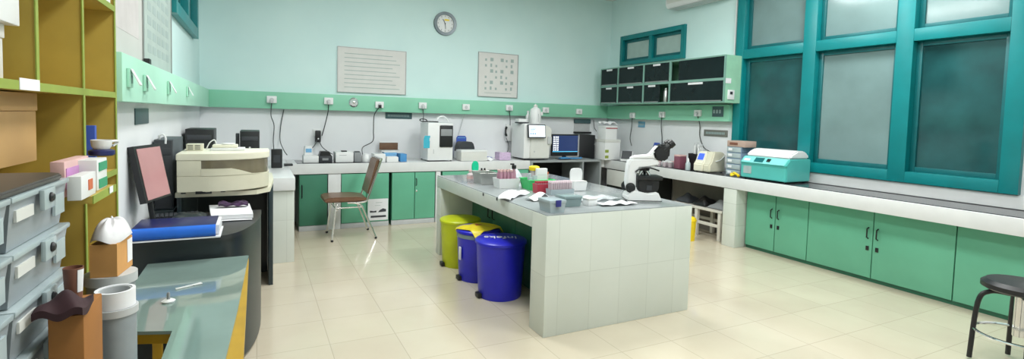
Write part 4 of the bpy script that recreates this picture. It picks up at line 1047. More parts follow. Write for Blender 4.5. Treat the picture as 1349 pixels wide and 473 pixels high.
MB().box(CXF+.09, CXF+.135, CY0-.016, CY0-.0125, CZ0+.10, CZ0+.135, .002).build('switch', M_blackm, t)
MB().box(CXF+.02, CXF+.11, CY0-.004, CY0-.0005, CZM-.05, CZM+.01).build('pasted_note', M_paper, t)
p = at(876, 128, x=5.06); t = thing('steel_flask', 'steel flask standing in the open gap of the lower cabinet row', 'flask', (5.08, p.y, CZ0+.019))
MB().lathe([(.04, 0), (.042, .01), (.042, .15), (.03, .17)], seg=24).build('body', M_stainless, t); MB().lathe([(.031, .1705), (.031, .195), (.02, .2)], seg=20).build('lid', M_stainless, t)
for k, (px, hh_, w_) in enumerate(((899, .075, .05), (906, .15, .05))):
    p = at(px, 100, x=5.06); solo('paper_packet', MB().box(-.03, .03, -w_, w_, 0, hh_, .006), M_paper, ('short' if k == 0 else 'tall')+' white packet in the open gap of the upper cabinet row', 'packet', (5.1, p.y, CZM+.0095))
# air conditioner
t = thing('air_conditioner', 'white wall air conditioner above the black flap cabinets', 'air conditioner', (XR-.001, 0, 2.985))
y0, y1 = 4.48, 5.50
MB().prism([(0, 0), (-.19, .0), (-.225, .05), (-.225, .22), (-.18, .28), (0, .28)], y0, y1, 'y', .006).build('case', M_white, t)
MB().box(-.205, -.06, y0+.06, y1-.06, -.008, -.0005, .002).build('louvre', M_greyl, t); MB().box(-.228, -.2255, y0+.03, y1-.03, .06, .20).build('front_panel', M_whitew, t)
# conduit beside the window
p0 = at(970, 20, x=XR-.02)
b = MB(); b.tube(arc([(XR-.016, 4.475, 3.39), (XR-.016, 4.475, 2.4), (XR-.016, 4.475, 1.72)], 4)+arc([(XR-.02, 4.475, 1.68), (XR-.02, 4.462, 1.6), (XR-.03, 4.425, 1.5), (XR-.03, 4.423, 1.44), (XR-.03, 4.423, .97)], 5), .011)
solo('cable_conduit', b, M_white, 'white cable conduit running down beside the teal window', 'conduit')

# ------------------------------------------------------------------ chair
t = thing('dining_chair', 'brown upholstered chair with chrome legs before the back worktop', 'chair')
M_ch = M_chrome
y0, y1 = 5.80, 6.22
def sx_(px, py, y): return at(px, py, y=y)
b = MB(); b.prism([(.66, .425), (1.10, .425), (1.12, .435), (1.12, .462), (1.0, .478), (.75, .482), (.675, .475), (.65, .452)], y0+.0, y1, 'y', .014).build('seat', M_browns, t, 60)
b = MB(); b.prism([(1.115, .505), (1.145, .50), (1.262, .885), (1.245, .905), (1.222, .895)], y0+.03, y1-.03, 'y', .012).build('backrest', M_brown, t, 60)
MB().box(1.0, 1.01, y0+.05, y1-.05, .395, .424).box(.76, .77, y0+.05, y1-.05, .395, .424).build('seat_rails', M_ch, t)
feet = {}
for s, y in ((-1, y0+.005), (1, y1-.005)):
    yo = y-.028 if s < 0 else y+.028
    MB().tube(arc([(.79, y, .41), (.775, y, .36), (.735, yo, .014)], 5), .0115, 10).build('leg', M_ch, t)
    MB().tube(arc([(.90, y, .418), (.98, y, .414), (1.05, y, .38), (1.11, y, .25), (1.205, yo, .014)], 5), .0115, 10).build('leg', M_ch, t)
    MB().lathe([(.014, 0), (.014, .022)], (.735, yo, 0), 12).build('rubber_foot', M_black, t); MB().lathe([(.014, 0), (.014, .022)], (1.207, yo, 0), 12).build('rubber_foot', M_black, t)
    MB().tube(arc([(1.0, y, .416), (1.10, y, .43), (1.135, y, .50), (1.2, y, .70), (1.27, y+.006*-s, .905)], 5), .0115, 10).build('back_frame', M_ch, t)
MB().tube([(.79, y0+.005, .34), (.79, y1-.005, .34)], .008).build('stretcher', M_ch, t)
MB().tube([(.78, y0+.005, .365), (1.06, y0+.005, .365)], .008).build('stretcher', M_ch, t)
MB().tube([(1.268, y0+.012, .903), (1.268, y1-.012, .903)], .0115).build('back_frame', M_ch, t)

# ------------------------------------------------------------------ pedal bins at the island
def pedal_bin(name, label, loc, r, h, m, group='pedal bins under the island', lidm=None):
    t = thing(name, label, 'bin', loc, 0, group)
    MB().lathe([(r*.84, .0), (r*.86, .012), (r*.97, h*.86), (r*.985, h*.9), (r*.93, h*.9), (r*.93, h*.88)], seg=44).build('body', m, t)
    MB().lathe([(r*1.0, h*.9), (r*1.03, h*.905), (r*1.03, h*.945), (r*.98, h*.965), (r*.6, h*.99), (0.001, h)], seg=44).build('lid', lidm or m, t)
    MB().box(-r*1.0, -r*.80, -.035, .035, .006, .04, .006).build('pedal', M_black, t)
    return t
pedal_bin('pedal_bin', 'yellow pedal bin furthest back under the island', (1.735, 4.50, 0), .19, .46, M_yellow)
tb = pedal_bin('pedal_bin', 'blue pedal bin with a yellow hazard bag draped on its lid', (1.735, 4.06, 0), .19, .46, M_blue)
MB().box(-.19, -.178, -.06, -.025, .19, .30, .003).build('white_sticker', M_paper, tb)
MB().lathe([(.183, .375), (.1895, .378), (.1895, .410), (.184, .412)], seg=44).build('liner_band', M_rackg, tb)
def drape(u, v):
    x, y = -.175+.32*u, -.165+.27*v; rr_ = math.hypot(x, y)
    z = .468-.07*rr_ if rr_ < .19 else .4547-(rr_-.19)*1.3
    return Vector((x+.01*math.sin(6*v), y, z+.004*math.sin(11*u+5*v)))
tg = solo('hazard_bag', MB().sheet(drape, 22, 18, .004), M_bag, 'yellow hazard bag draped over the lid of the blue bin', 'bag', (1.735, 4.06, 0), .35)
MB().prism([(-.05, -.02), (.02, -.03), (-.01, .035)], .4725, .4735, 'z').build('hazard_print', M_orange, tg)
tb = pedal_bin('pedal_bin', 'blue pedal bin with white scrawled writing on its lid, nearest the camera', (1.735, 3.60, 0), .2, .47, M_blue)
text('lid_writing', 'infeks', .115, M_paper, tb, (-.02, -.03, .4715), (0, 0, math.radians(158)), .0008)
tb = pedal_bin('pedal_bin', 'small yellow bin with domed lid right of the island by the white stool', (4.64, 4.44, 0), .085, .26, M_yellowb, None)
MB().ball((0, 0, .255), .082, (1, 1, .45), 3).build('dome', M_yellowb, tb)

# ------------------------------------------------------------------ on the island
def put(px, py): v = at(px, py, z=ITZ); return v.x, v.y
def topz(px, py, y): return at(px, py, y=y).z-ITZ
# steel tray
x, y = put(640, 244)
x0, y0_ = put(627, 241); 
t = thing('steel_tray', 'deep stainless steel instrument tray at the far left of the island', 'tray', (1.88, 4.28, ITZ), -.04)
MB().open_tub(-.085, .085, -.11, .11, 0, .105, .003, .015).build('pan', M_stainless, t)
MB().tube([(-.087, -.112, .105), (.087, -.112, .105), (.087, .112, .105), (-.087, .112, .105)], .005, 6, True).build('rim', M_stainless, t)
# rolled pink bottle
x, y = put(617, 238)
t = thing('wash_bottle', 'small clear bottle with pink label left of the steel tray', 'bottle', (x+.02, y, ITZ))
MB().lathe([(.03, 0), (.034, .004), (.034, .06), (.014, .075), (.014, .085)], seg=22).build('bottle', M_clear, t); MB().lathe([(.0345, .02), (.0345, .045)], seg=22).build('pink_label', M_pinkl, t); MB().lathe([(.017, .0855), (.017, .1)], seg=16).build('cap', M_pinkl, t)
# green paddle standing
x, y = 1.97, 4.62
t = thing('hand_sanitiser_paddle', 'mint green oval paddle on a stem behind the steel tray', 'paddle', (x, 4.66, ITZ)); zt = topz(626, 212, 4.66); zb_ = topz(626, 228, 4.66)
rz_ = (zt-zb_)/2; cxp = at(626, 220, y=4.66).x-x
MB().lathe([(.04, 0), (.042, .006), (.012, .012)], (cxp, 0, 0), 20).tube([(cxp, 0, .008), (cxp, 0, zb_+.01)], .006).build('stem', M_white, t)
MB().prism([(cxp+.036*math.cos(2*PI*k/28), (zt+zb_)/2+rz_*math.copysign(abs(math.sin(2*PI*k/28))**.75, math.sin(2*PI*k/28))) for k in range(28)], -.009, .009, 'y', .003).build('paddle', M_mint, t)
for i, px in enumerate((634.5, 638.5)):
    v = at(px, 224, y=4.80); zz = v.z-ITZ
    t = thing('test_bottle', ('left' if i == 0 else 'right')+' tiny dark bottle of the pair behind the steel tray', 'bottle', (v.x, 4.80, ITZ))
    MB().lathe([(.012, 0), (.012, zz-.01), (.006, zz)], seg=16).build('bottle', M_cup, t); MB().lathe([(.009, zz+.0005), (.009, zz+.02)], seg=14).build('cap', M_black, t)
# white rack box with vials
v = at(663, 249, z=ITZ); yb = v.y
t = thing('white_basin', 'white rectangular basin holding pink vials beside the steel tray', 'basin', (1.955, 3.98, ITZ), -.03)
wb = .10; MB().open_tub(-wb, wb, -.075, .075, 0, .085, .004, .012).build('basin', M_white, t); MB().box(-wb+.016, wb-.016, -.06, .06, .03, .034).build('tray_floor', M_whitew, t)
base = Vector((1.955, 3.98, ITZ))
k = 0
for i in range(4):
    for j in range(2):
        lx, ly = -.066+i*.034, -.03+j*.05
        vt = thing('pink_vial', 'pink tinted vial standing in the white basin', 'vial', (base.x+lx, base.y+ly, ITZ+.035), 0, 'pink vials in the white basin')
        MB().lathe([(.014, 0), (.0155, .004), (.0155, .085), (.01, .1), (.01, .108)], seg=18).build('glass', mat('pink vial', srgb(186, 140, 158), .2, alpha=.85), vt); MB().lathe([(.012, .1085), (.012, .122)], seg=14).build('stopper', M_pinkl, vt)
vt = thing('pump_bottle', 'pink bottle with a black cap among the vials in the white basin', 'bottle', (base.x+.062, base.y-.02, ITZ+.035))
MB().lathe([(.018, 0), (.02, .005), (.02, .10), (.012, .125), (.012, .13)], seg=20).build('bottle', mat('pink vial', (0, 0, 0)), vt); MB().lathe([(.02, .1305), (.02, .16), (.012, .165)], seg=18).build('cap', M_black, vt); MB().box(-.035, .0, -.008, .008, .1655, .178, .003).build('nozzle', M_black, vt)
# clear bag of plastic
b = MB(); b.sheet(lambda u, v: Vector((-.08+.16*u, -.07+.14*v, .01+.12*(math.sin(PI*u)*math.sin(PI*v))**.7+.012*math.sin(9*u+4*v)*math.sin(7*v))), 22, 18, .002)
solo('plastic_bag', b, M_clearw, 'crumpled clear plastic bag behind the green basket', 'bag', (2.22, 4.36, ITZ), .3)
# green basket with contents
t = thing('plastic_basket', 'bright green plastic basket full of cartons and bottles on the island', 'basket', (2.185, 3.84, ITZ), -.06)
gw, gd, gh = .125, .10, .085
MB().open_tub(-gw, gw, -gd, gd, 0, gh, .004, .018).build('basket', M_lime_b, t); MB().tube([(-gw, -gd, gh), (gw, -gd, gh), (gw, gd, gh), (-gw, gd, gh)], .006, 6, True).build('rim', M_lime_b, t)
bz = ITZ+.006
def inb(lx, ly): a = -.06; return (2.185+lx*math.cos(a)-ly*math.sin(a), 3.84+lx*math.sin(a)+ly*math.cos(a), bz)
t = thing('white_carton', 'white carton standing in the green basket', 'box', inb(.025, -.03), -.06); MB().box(-.05, .05, -.018, .018, 0, .175, .004).build('carton', M_white, t); MB().box(-.045, .045, -.0188, -.0182, .12, .122).build('fold_line', M_greyl, t)
t = thing('sample_jar', 'clear jar with a yellow lid in the green basket', 'jar', inb(-.01, .042)); MB().lathe([(.034, 0), (.036, .005), (.036, .14), (.032, .15)], seg=22).build('jar', M_clear, t); MB().lathe([(.045, .151), (.047, .16), (.047, .182), (.03, .19)], seg=24).build('lid', M_yellowb, t)
for i, (lx, ly) in enumerate(((-.085, -.05), (-.055, -.06), (-.075, .0))):
    t = thing('wipe_pack', 'pale blue sample pouch at the left end of the green basket', 'pouch', inb(lx, ly), .3*i, 'pouches in the green basket'); MB().box(-.018, .018, -.012, .012, 0, .105+.012*i, .005).build('pouch', M_tubl, t); MB().box(-.010, .010, -.0135, -.0125, .03, .05).build('blue_print', M_bluem, t)
for i, (lx, ly) in enumerate(((.085, .04), (.09, -.01))):
    t = thing('orange_tube', 'pale orange tube lying upright in the green basket', 'tube', inb(lx, ly), 0, 'orange tubes in the green basket'); MB().lathe([(.012, 0), (.012, .12)], seg=14).build('tube', M_pinkl, t); MB().lathe([(.014, .1205), (.014, .14)], seg=14).build('cap', M_orange, t)
# red and clear tube racks
def tube_rack(name, label, loc, rz, nx, ny, dx, dy, hb, mrack, mt, mc, ht, glabel, gname):
    t = thing(name, label, 'rack', loc, rz); w, d = nx*dx/2, ny*dy/2
    MB().open_tub(-w-.008, w+.008, -d-.008, d+.008, 0, hb, .004, .004).build('frame', mrack, t); MB().box(-w-.003, w+.003, -d-.003, d+.003, hb*.35, hb*.35+.003).build('grid_plate', mrack, t)
    p0 = None
    for i in range(nx):
        for j in range(ny):
            lx, ly = -w+dx*(i+.5), -d+dy*(j+.5)
            q = Vector((loc[0]+lx*math.cos(rz)-ly*math.sin(rz), loc[1]+lx*math.sin(rz)+ly*math.cos(rz), loc[2]+hb*.35+.0035))
            if p0 is None:
                p0 = thing('test_tube', glabel, 'test tube', q, 0, gname)
                MB().lathe([(.004, 0), (.0065, .004), (.0065, ht)], seg=12).build('glass', mt, p0); MB().lathe([(.0082, ht+.0004), (.0082, ht+.014)], seg=12).build('cap', mc, p0)
            else: dup(p0, q, 0)
    return t
tube_rack('tube_rack', 'red tube rack right of the green basket', (2.13, 3.625, ITZ), -.03, 7, 3, .022, .024, .075, M_red, M_clear, M_red, .05, 'red capped test tube in the red rack', 'red capped tubes')
tube_rack('tube_rack', 'clear tube rack filled with pale pink tubes before the red rack', (2.215, 3.51, ITZ), -.03, 10, 3, .020, .026, .045, M_rack, M_clear, mat('pale pink cap', srgb(226, 206, 214), .4), .075, 'pale pink capped test tube in the clear rack', 'pale pink capped tubes')
# translucent boxes with a blue clip
def clip_box(label, loc, w, d, h, clip):
    t = thing('lidded_box', label, 'storage box', loc, 0); MB().open_tub(-w, w, -d, d, 0, h*.75, .003, .008).build('tub', M_rack if clip else M_rackg, t); MB().box(-w-.004, w+.004, -d-.004, d+.004, h*.75+.0005, h, .004).build('lid', M_rack if clip else M_rackg, t)
    if clip: MB().box(-.02, .02, -d-.012, -d-.0045, h*.5, h*1.02, .003).build('blue_clip', mat('navy clip', srgb(40, 44, 120), .4), t)
    return t
v = at(722, 280, z=ITZ)
clip_box('smoky translucent box with a dark blue clip at the near left of the island', (1.755, 2.875, ITZ), .06, .075, .085, True)
clip_box('grey green translucent box right of the blue clipped box', (1.985, 3.03, ITZ), .07, .065, .075, False)
t = thing('small_carton', 'small white carton right of the grey green translucent box', 'box', (2.15, 3.0, ITZ), .1); MB().box(-.04, .04, -.035, .035, 0, .04, .003).build('tray', M_white, t); MB().box(-.042, .042, -.037, .037, .0405, .052, .003).build('lid', M_whitew, t)
# white dispenser with tall back
t = thing('tissue_dispenser', 'white plastic dispenser with tall rounded back panel on the island', 'dispenser', (2.475, 3.64, ITZ), -.02)
MB().prism([(-.062, .0), (.062, 0), (.078, .08), (-.078, .08)], -.04, .04, 'y', .006).build('body', M_white, t)
MB().prism([(-.06, .0805), (.06, .0805), (.063, .15), (.052, .185), (.024, .192), (-.024, .192), (-.052, .185), (-.063, .15)], .024, .038, 'y', .003).build('back_panel', M_white, t)
MB().box(-.07, .07, -.038, .022, .0805, .086, .003).build('top_ledge', M_whitew, t)
# paper towels and glove on the near left edge
b = MB(); b.sheet(lambda u, v: Vector((-.20+.40*u, -.045+.09*v*(1+.3*math.sin(5*u))+.02*math.sin(4*u), .008+.034*math.sin(PI*v)*math.sin(PI*u)**.5+.007*math.sin(13*u+3*v))), 30, 10, .006)
x, y = put(686, 258); solo('white_glove', b, M_paper, 'limp white glove hanging to the left edge of the island', 'glove', (1.775, 3.47, ITZ+.008), .75)
b = MB(); b.sheet(lambda u, v: Vector((-.09+.18*u, -.06+.12*v, .006+.05*max(0, 1-abs(u-.55)*2.6)*(1-.4*v)+.012*math.sin(PI*v))), 20, 10, .004)
solo('paper_towel', b, M_paper, 'folded white paper towel rising to a ridge beside the glove', 'paper', (1.90, 3.30, ITZ+.004), .1)
# flat plastic bags near the microscope
for k, (px, py, w, d, r_, lab) in enumerate(((792, 262, .185, .095, .1, 'crinkled clear plastic bag lying left of the microscope'), (808, 268, .15, .045, -.06, 'flat white plastic wrapper before the microscope foot'),)):
    x, y = ((2.33, 3.19), (2.345, 2.935))[k]; b = MB()
    b.sheet(lambda u, v: Vector((-w+2*w*u, -d+2*d*v, .006+.016*abs(math.sin(4*u+3*v+k))*math.sin(PI*u)*math.sin(PI*v)+.007*math.sin(15*u-6*v+k)*math.sin(PI*u))), 34, 14, .002)
    solo('plastic_wrapper', b, M_clearw if k != 1 else M_paper, lab, 'wrapper', (x, y, ITZ+.009), r_)
x, y = put(826, 270)
t = thing('glass_slide_holder', 'small dark round stub in front of the microscope foot', 'holder', (x, y+.02, ITZ)); MB().lathe([(.02, 0), (.022, .004), (.022, .02), (.012, .026)], seg=18).build('stub', M_grey, t); MB().lathe([(.012, .0265), (.012, .034)], seg=14).build('knob', M_black, t)

# microscope
v = at(852, 267, z=ITZ)
mpp = ((v-EYEP).dot(_F))/FPX
t = thing('microscope', 'white and black binocular microscope on the right of the island', 'microscope', (2.685, 3.0, ITZ), -.42)
# local frame: +x to the observer side (right in the picture), y across
def L(px, py): # picture offsets -> local side view metres
    return ((px-852)*mpp, (266-py)*mpp)
def P2(*pp): return [L(*q) for q in pp]
MB().prism(P2((822, 257), (829, 250), (848, 254), (862, 252), (867, 262), (867, 266), (822, 266)), -.085, .085, 'y', .008).build('foot', M_white, t)
a_, c_ = L(822, 262); MB().box(a_-.001, L(867, 0)[0]+.001, -.0865, .0865, .012, .018).build('dark_band', M_black, t)
MB().prism(P2((824, 252), (821, 240), (823, 215), (826, 209), (862, 208), (865, 216), (850, 220), (838, 221), (834, 228), (834, 248), (840, 253)), -.045, .045, 'y', .01).build('arm', M_white, t)
MB().prism(P2((826, 209), (832, 205), (852, 203), (862, 190), (870, 197), (868, 207), (862, 208.5)), -.042, .042, 'y', .008).build('head', M_white, t)
MB().prism(P2((855, 199), (864, 189), (878, 190), (877, 206), (869, 212), (858, 209)), -.055, .055, 'y', .012).build('prism_housing', M_black, t)
for s in (-.032, .032):
    p0, p1, p2 = L(870, 197), L(877, 190), L(882, 186)
    e = MB(); e.tube([(p0[0], s, p0[1]), (p1[0], s, p1[1])], .026, 18); e.build('eyepiece_tube', M_black, t)
    MB().tube([(p1[0]+.001, s, p1[1]+.001), (p2[0], s, p2[1])], [.031, .029], 18).build('eyepiece', M_black, t)
n0 = L(846, 221); MB().lathe([(.04, 0), (.045, .012), (.03, .022)], (n0[0], 0, n0[1]-.02), 24).build('nosepiece', M_black, t)
for ang in (-.9, -.3, .3, .9):
    dx_, dy_ = math.sin(ang*1.6), math.cos(ang*1.6)*.0
    q0 = Vector((n0[0]+.02*dx_, .022*math.cos(ang*2.2), n0[1]-.021)); q1 = q0+Vector((.022*dx_, .02*math.cos(ang*2.2), -.042))
    MB().tube([q0, q0.lerp(q1, .6), q1], [.013, .012, .007], 14).build('objective', M_chrome, t)
s0, s1 = L(834, 231), L(868, 236)
MB().box(s0[0], s1[0], -.075, .075, s1[1], s0[1], .004).build('stage', M_black, t)
MB().prism(P2((836, 236.5), (865, 236.5), (865, 249), (856, 255.5), (838, 253)), -.045, .045, 'y', .006).build('condenser_block', M_black, t)
q = L(850, 247); MB().box(q[0]-.012, q[0]+.03, -.0475, -.0455, q[1]-.02, q[1]+.02, .002).build('lamp_window', M_blackm, t)
q = L(826, 247)
for s in (-1, 1): MB().lathe([(.036, 0), (.038, .012), (.026, .016), (.024, .036)], (q[0], s*.0455 if s < 0 else .0455+.036, q[1]), 24, 'y').build('focus_knob', M_black, t)
MB().tube(arc([(L(832, 226)[0], -.05, L(832, 226)[1]), (L(838, 222)[0], -.052, L(838, 222)[1]), (L(850, 220)[0], -.05, L(850, 220)[1]), (L(864, 224)[0], -.046, L(864, 224)[1])]), .006).build('slide_lever', M_black, t)

# ------------------------------------------------------------------ on the right worktop
RX = 4.9
def ry(px, x=RX): return at(px, 215, x=x).y
def rz(px, py, x=RX): return at(px, py, x=x).z
# boxes in the corner
ya, yb = ry(798, 5.05), ry(818, 5.05)
p0, p1 = at(797, 195, y=6.3), at(817, 195, y=6.3)
def corner_box(label, px0, px1, pyt, y, d, z, lidm):
    x0, x1 = at(px0, 195, y=y).x, at(px1, 195, y=y).x; h = at((px0+px1)/2, pyt, y=y).z-z
    t = thing('storage_carton', label, 'box', ((x0+x1)/2, y, z)); w = (x1-x0)/2
    MB().box(-w, w, 0, d, 0, h*.86, .004).build('carton', M_white, t); MB().box(-w-.004, w+.004, -.004, d+.004, h*.86+.0005, h, .004).build('lid', lidm, t)
    return t, w, h
t, w, h = corner_box('large white carton with green marks in the right back corner', 797, 817, 184, 6.25, .26, TOPR, M_whitew)
MB().box(-w+.004, -w+.07, -.002, -.0004, h*.08, h*.22).build('green_mark', M_lime, t); MB().box(-w+.004, -w+.07, -.002, -.0004, h*.36, h*.50).build('green_mark', M_lime, t)
t2, w2, h2 = corner_box('smaller white carton with a reddish lid stacked in the corner', 797.5, 812, 166, 6.28, .2, TOPR+h+.001, M_white)
MB().box(-w2-.005, w2+.005, -.006, -.0045, h2*.80, h2*.86).build('red_line', M_red, t2)
b = MB(); b.sheet(lambda u, v: Vector((-.12+.24*u, -.08+.16*v, .02+.05*abs(math.sin(5*u+1))*(.4+.6*abs(math.sin(4*v+u*3))))), 20, 14, .012)
solo('crumpled_paper', b, M_paper, 'crumpled white paper on the topmost corner carton', 'paper', (t2.location.x, 6.38, TOPR+h+h2+.003))
# tablet device
v = at(824, 208, x=4.95)
t = thing('tablet_reader', 'small white device with a dark tilted screen by the corner cartons', 'instrument', (4.99, v.y, TOPR), -.9); 
MB().prism([(-.10, 0), (.09, 0), (.09, .05), (-.02, .15), (-.04, .15), (-.10, .03)], -.085, .085, 'x', .006).build('case', M_white, t)
b = MB(); b.box(-.075, .075, -.003, 0, -.065, .065); 
sc = b.build('screen', M_blackm, t); sc.location = (0, -.0755, .095); sc.rotation_euler = (math.radians(-27), 0, 0)
# blue capped jug and papers
v = at(852, 197, x=5.2)
t = thing('blue_case', 'blue curved plastic seat back standing by the right wall', 'case', (5.27, 5.72, TOPR), -PI/2); hb = rz(852, 187, 5.24)-TOPR
MB().prism([(-.07, 0), (.07, 0), (.075, hb*.8), (.055, hb), (-.05, hb), (-.07, hb*.8)], -.02, .0, 'y', .004).build('panel', M_bluem, t); MB().tube([(-.055, -.025, hb*.8), (.055, -.025, hb*.8)], .006).build('grip', M_blued, t)
for k, (px, lab) in enumerate(((836, 'blue white paper stack beside the small tablet device'), (848, 'white paper stack behind the microscope head'))):
    p = at(px, 205, x=5.05); b = MB()
    for i in range(3): b.box(-.11, .11, -.08, .08, i*.012, i*.012+.010, rot=rotz(.15*(i-1)+k))
    t = thing('paper_pile', lab, 'papers', (5.06, (5.77, 5.48)[k], TOPR)); b.build('sheets', M_paper, t); MB().box(-.07, .06, -.05, .05, .0345, .05, .004).build('top_folder', M_bluem if k == 0 else M_white, t)
# beakers and clutter behind the microscope
for i in range(6):
    px = 876+i*3.0; p = at(px, 215, x=4.98+.05*(i % 2))
    t = thing('specimen_cup', 'clear specimen cup with pinkish lid behind the microscope', 'cup', (4.96+.09*(i % 2), 5.33-.052*i, TOPR), 0, 'specimen cups'); MB().lathe([(.026, 0), (.032, .06), (.028, .06), (.024, .006)], seg=20).build('cup', M_clear, t); MB().lathe([(.034, .0605), (.034, .072), (.02, .076)], seg=20).build('lid', M_white if i % 3 else M_pinkl, t)
yb_ = 4.957
t = thing('reagent_box', 'dusty red plastic box before the black pipette bin', 'box', (4.96, yb_, TOPR), 0); hb = rz(893, 206, 4.93)-TOPR
MB().box(-.05, .07, -.05, .05, 0, max(hb, .1), .006).build('body', mat('dusty red plastic', srgb(128, 76, 92), .4), t); MB().box(-.052, .072, -.052, .052, max(hb, .1)+.0005, max(hb, .1)+.02, .004).build('lid', M_pinkl, t)
# black bin with pipettes
yb_ = 4.815
t = thing('pipette_bin', 'square black bin full of white pipettes on the right worktop', 'bin', (5.13, yb_, TOPR)); hb = rz(908, 202, 5.04)-TOPR
MB().open_tub(-.08, .08, -.085, .085, 0, hb, .005, .008).build('bin', M_black, t)
for i in range(9):
    lx, ly = -.04+.04*(i % 3), -.045+.042*(i//3)
    q = thing('pipette', 'white pipette leaning in the black bin', 'pipette', (5.13+lx, yb_+ly, TOPR+.01), .9*i, 'pipettes in the black bin')
    lean = .006+.003*(i % 4); hh_ = hb+.06+.012*(i % 5)
    MB().tube([(0, 0, 0), (lean*.7, 0, hh_*.6), (lean, 0, hh_)], [.004, .008, .011], 10).build('barrel', M_white, q); MB().tube([(lean, 0, hh_+.0005), (lean*1.08, 0, hh_+.03)], .007, 10).build('plunger', M_greyl, q)
# small clear bottle
v = Vector((4.905, 4.755, TOPR))
t = thing('squeeze_bottle', 'small clear squeeze bottle at the granite edge before the black bin', 'bottle', (v.x, v.y, TOPR)); hb = at(905, 208, y=v.y).z-TOPR
MB().lathe([(.03, 0), (.033, .006), (.032, hb*.55), (.014, hb*.72)], seg=22).build('bottle', M_tubl, t); MB().lathe([(.014, hb*.7205), (.012, hb*.85), (.004, hb)], seg=16).build('nozzle', M_white, t)
# cream instrument with a blue screen
v0, v1 = at(913, 222, x=4.9), at(934, 228, x=4.9)
y1_, y0_ = v0.y, v1.y; xf = 4.90; hb = at(934, 201, x=xf).z-TOPR
t = thing('turbidity_meter', 'cream boxy instrument with a lit blue screen on the granite worktop', 'instrument', (xf, y0_, TOPR+.008))
ln = y1_-y0_; hb -= .008; dp = .27
MB().prism([(0, .0), (dp, 0), (dp, hb*.9), (dp-.05, hb), (.075, hb), (.03, hb*.5), (0, hb*.38)], ln*.42, ln, 'y', .01).build('screen_half', M_creamd, t)
MB().prism([(0.004, .0), (dp, 0), (dp, hb*.92), (dp-.06, hb*1.02), (.08, hb*1.02), (.034, hb*.5), (0.004, hb*.36)], 0, ln*.418, 'y', .012).build('lid_half', M_cream, t)
b = MB(); b.box(-.002, .001, -ln*.17, ln*.17, -hb*.17, hb*.17); sc = b.build('screen', M_screenblue, t); sc.location = (.050, ln*.70, hb*.75); sc.rotation_euler = (0, math.radians(25), 0)
for x, y in ((.03, .03), (.03, ln-.03), (dp-.03, .03), (dp-.03, ln-.03)): MB().lathe([(.012, -.0075), (.014, -.0005)], (x, y, 0), 12).build('foot', M_black, t)
MB().tube(arc([(.10, -.004, hb*.55), (.16, -.02, hb*.62), (.22, -.02, hb*.8), (.26, -.004, hb*.86)]), .005).build('side_cable', M_white, t)
# stack of blue translucent drawers
x0, ya, yb = 5.0, at(956, 215, x=5.0).y, at(976, 215, x=5.0).y
hz = (at(965, 187, x=5.0).z-TOPR); n = 5; u = hz/n*.86
for k in range(n):
    q = thing('drawer_module', 'translucent blue parts drawer, %s of the small stack by the centrifuge' % (['lowest', 'second from bottom', 'middle', 'second from top', 'topmost'][k]), 'drawer', (x0, (ya+yb)/2, TOPR+k*u), 0, 'small blue drawers by the centrifuge'); c_ = (ya-yb)/2-.004
    MB().box(.006, .2, -c_, c_, 0.0005, u-.001, .003).build('shell', mat('pale blue translucent', srgb(150, 172, 200), .2, alpha=.85), q); d_ = MB().box(-.002, .0055, -c_+.006, c_-.006, .006, u-.007, .002).build('drawer_front', M_tubl, q); MB().box(-.006, -.0025, c_*.2, c_*.7, u*.35, u*.75).build('label_card', M_paper, d_)
q = thing('tan_box', 'brown and grey carton lying on the small blue drawers', 'box', (x0+.02, (ya+yb)/2-.03, TOPR+n*u+.0005)); hb = hz-n*u
MB().box(-.02, .16, -c_*1.25, c_*1.25, 0, max(.07, hb), .003).build('carton', mat('taupe carton', srgb(176, 152, 140), .7), q); MB().box(-.0212, -.0203, -c_*.2, c_*.9, .02, .05).build('dark_print', M_cup, q)
# yellow bits
b = MB(); b.tube(arc([(0, 0, .01), (.02, .05, .03), (-.01, .09, .012), (.03, .12, .03)]), .012); b.tube(arc([(.02, .0, .012), (.0, .06, .045), (.04, .10, .014)]), .012)
v = at(970, 233, z=TOPR); solo('yellow_tubing', b, M_yellowb, 'coiled yellow tubing on the granite before the blue drawers', 'tubing', (4.90, v.y-.04, TOPR))
# centrifuge
xf = 4.885; y1_ = at(975, 215, x=xf).y; y0_ = y1_-.56; dp = .40
zt = at(976, 205, x=xf).z-TOPR-.012
t = thing('centrifuge', 'teal bench centrifuge with white domed lid below the big window', 'centrifuge', (xf, y0_, TOPR+.0135)); ln = .56
MB().prism([(.015, 0), (dp, 0), (dp, zt), (.06, zt), (-.01, zt*.70), (.012, zt*.64)], 0, ln, 'y', .008).build('body', M_centr, t)
zd = at(1000, 193, x=xf+.15).z-TOPR
b = MB(); b.prism([(.07, zt+.001), (dp-.005, zt+.001), (dp-.02, zt+.05), (dp-.09, zt+.085), (.20, zt+.085), (.10, zt+.045)], .015, ln-.015, 'y', .014).build('lid', M_white, t)
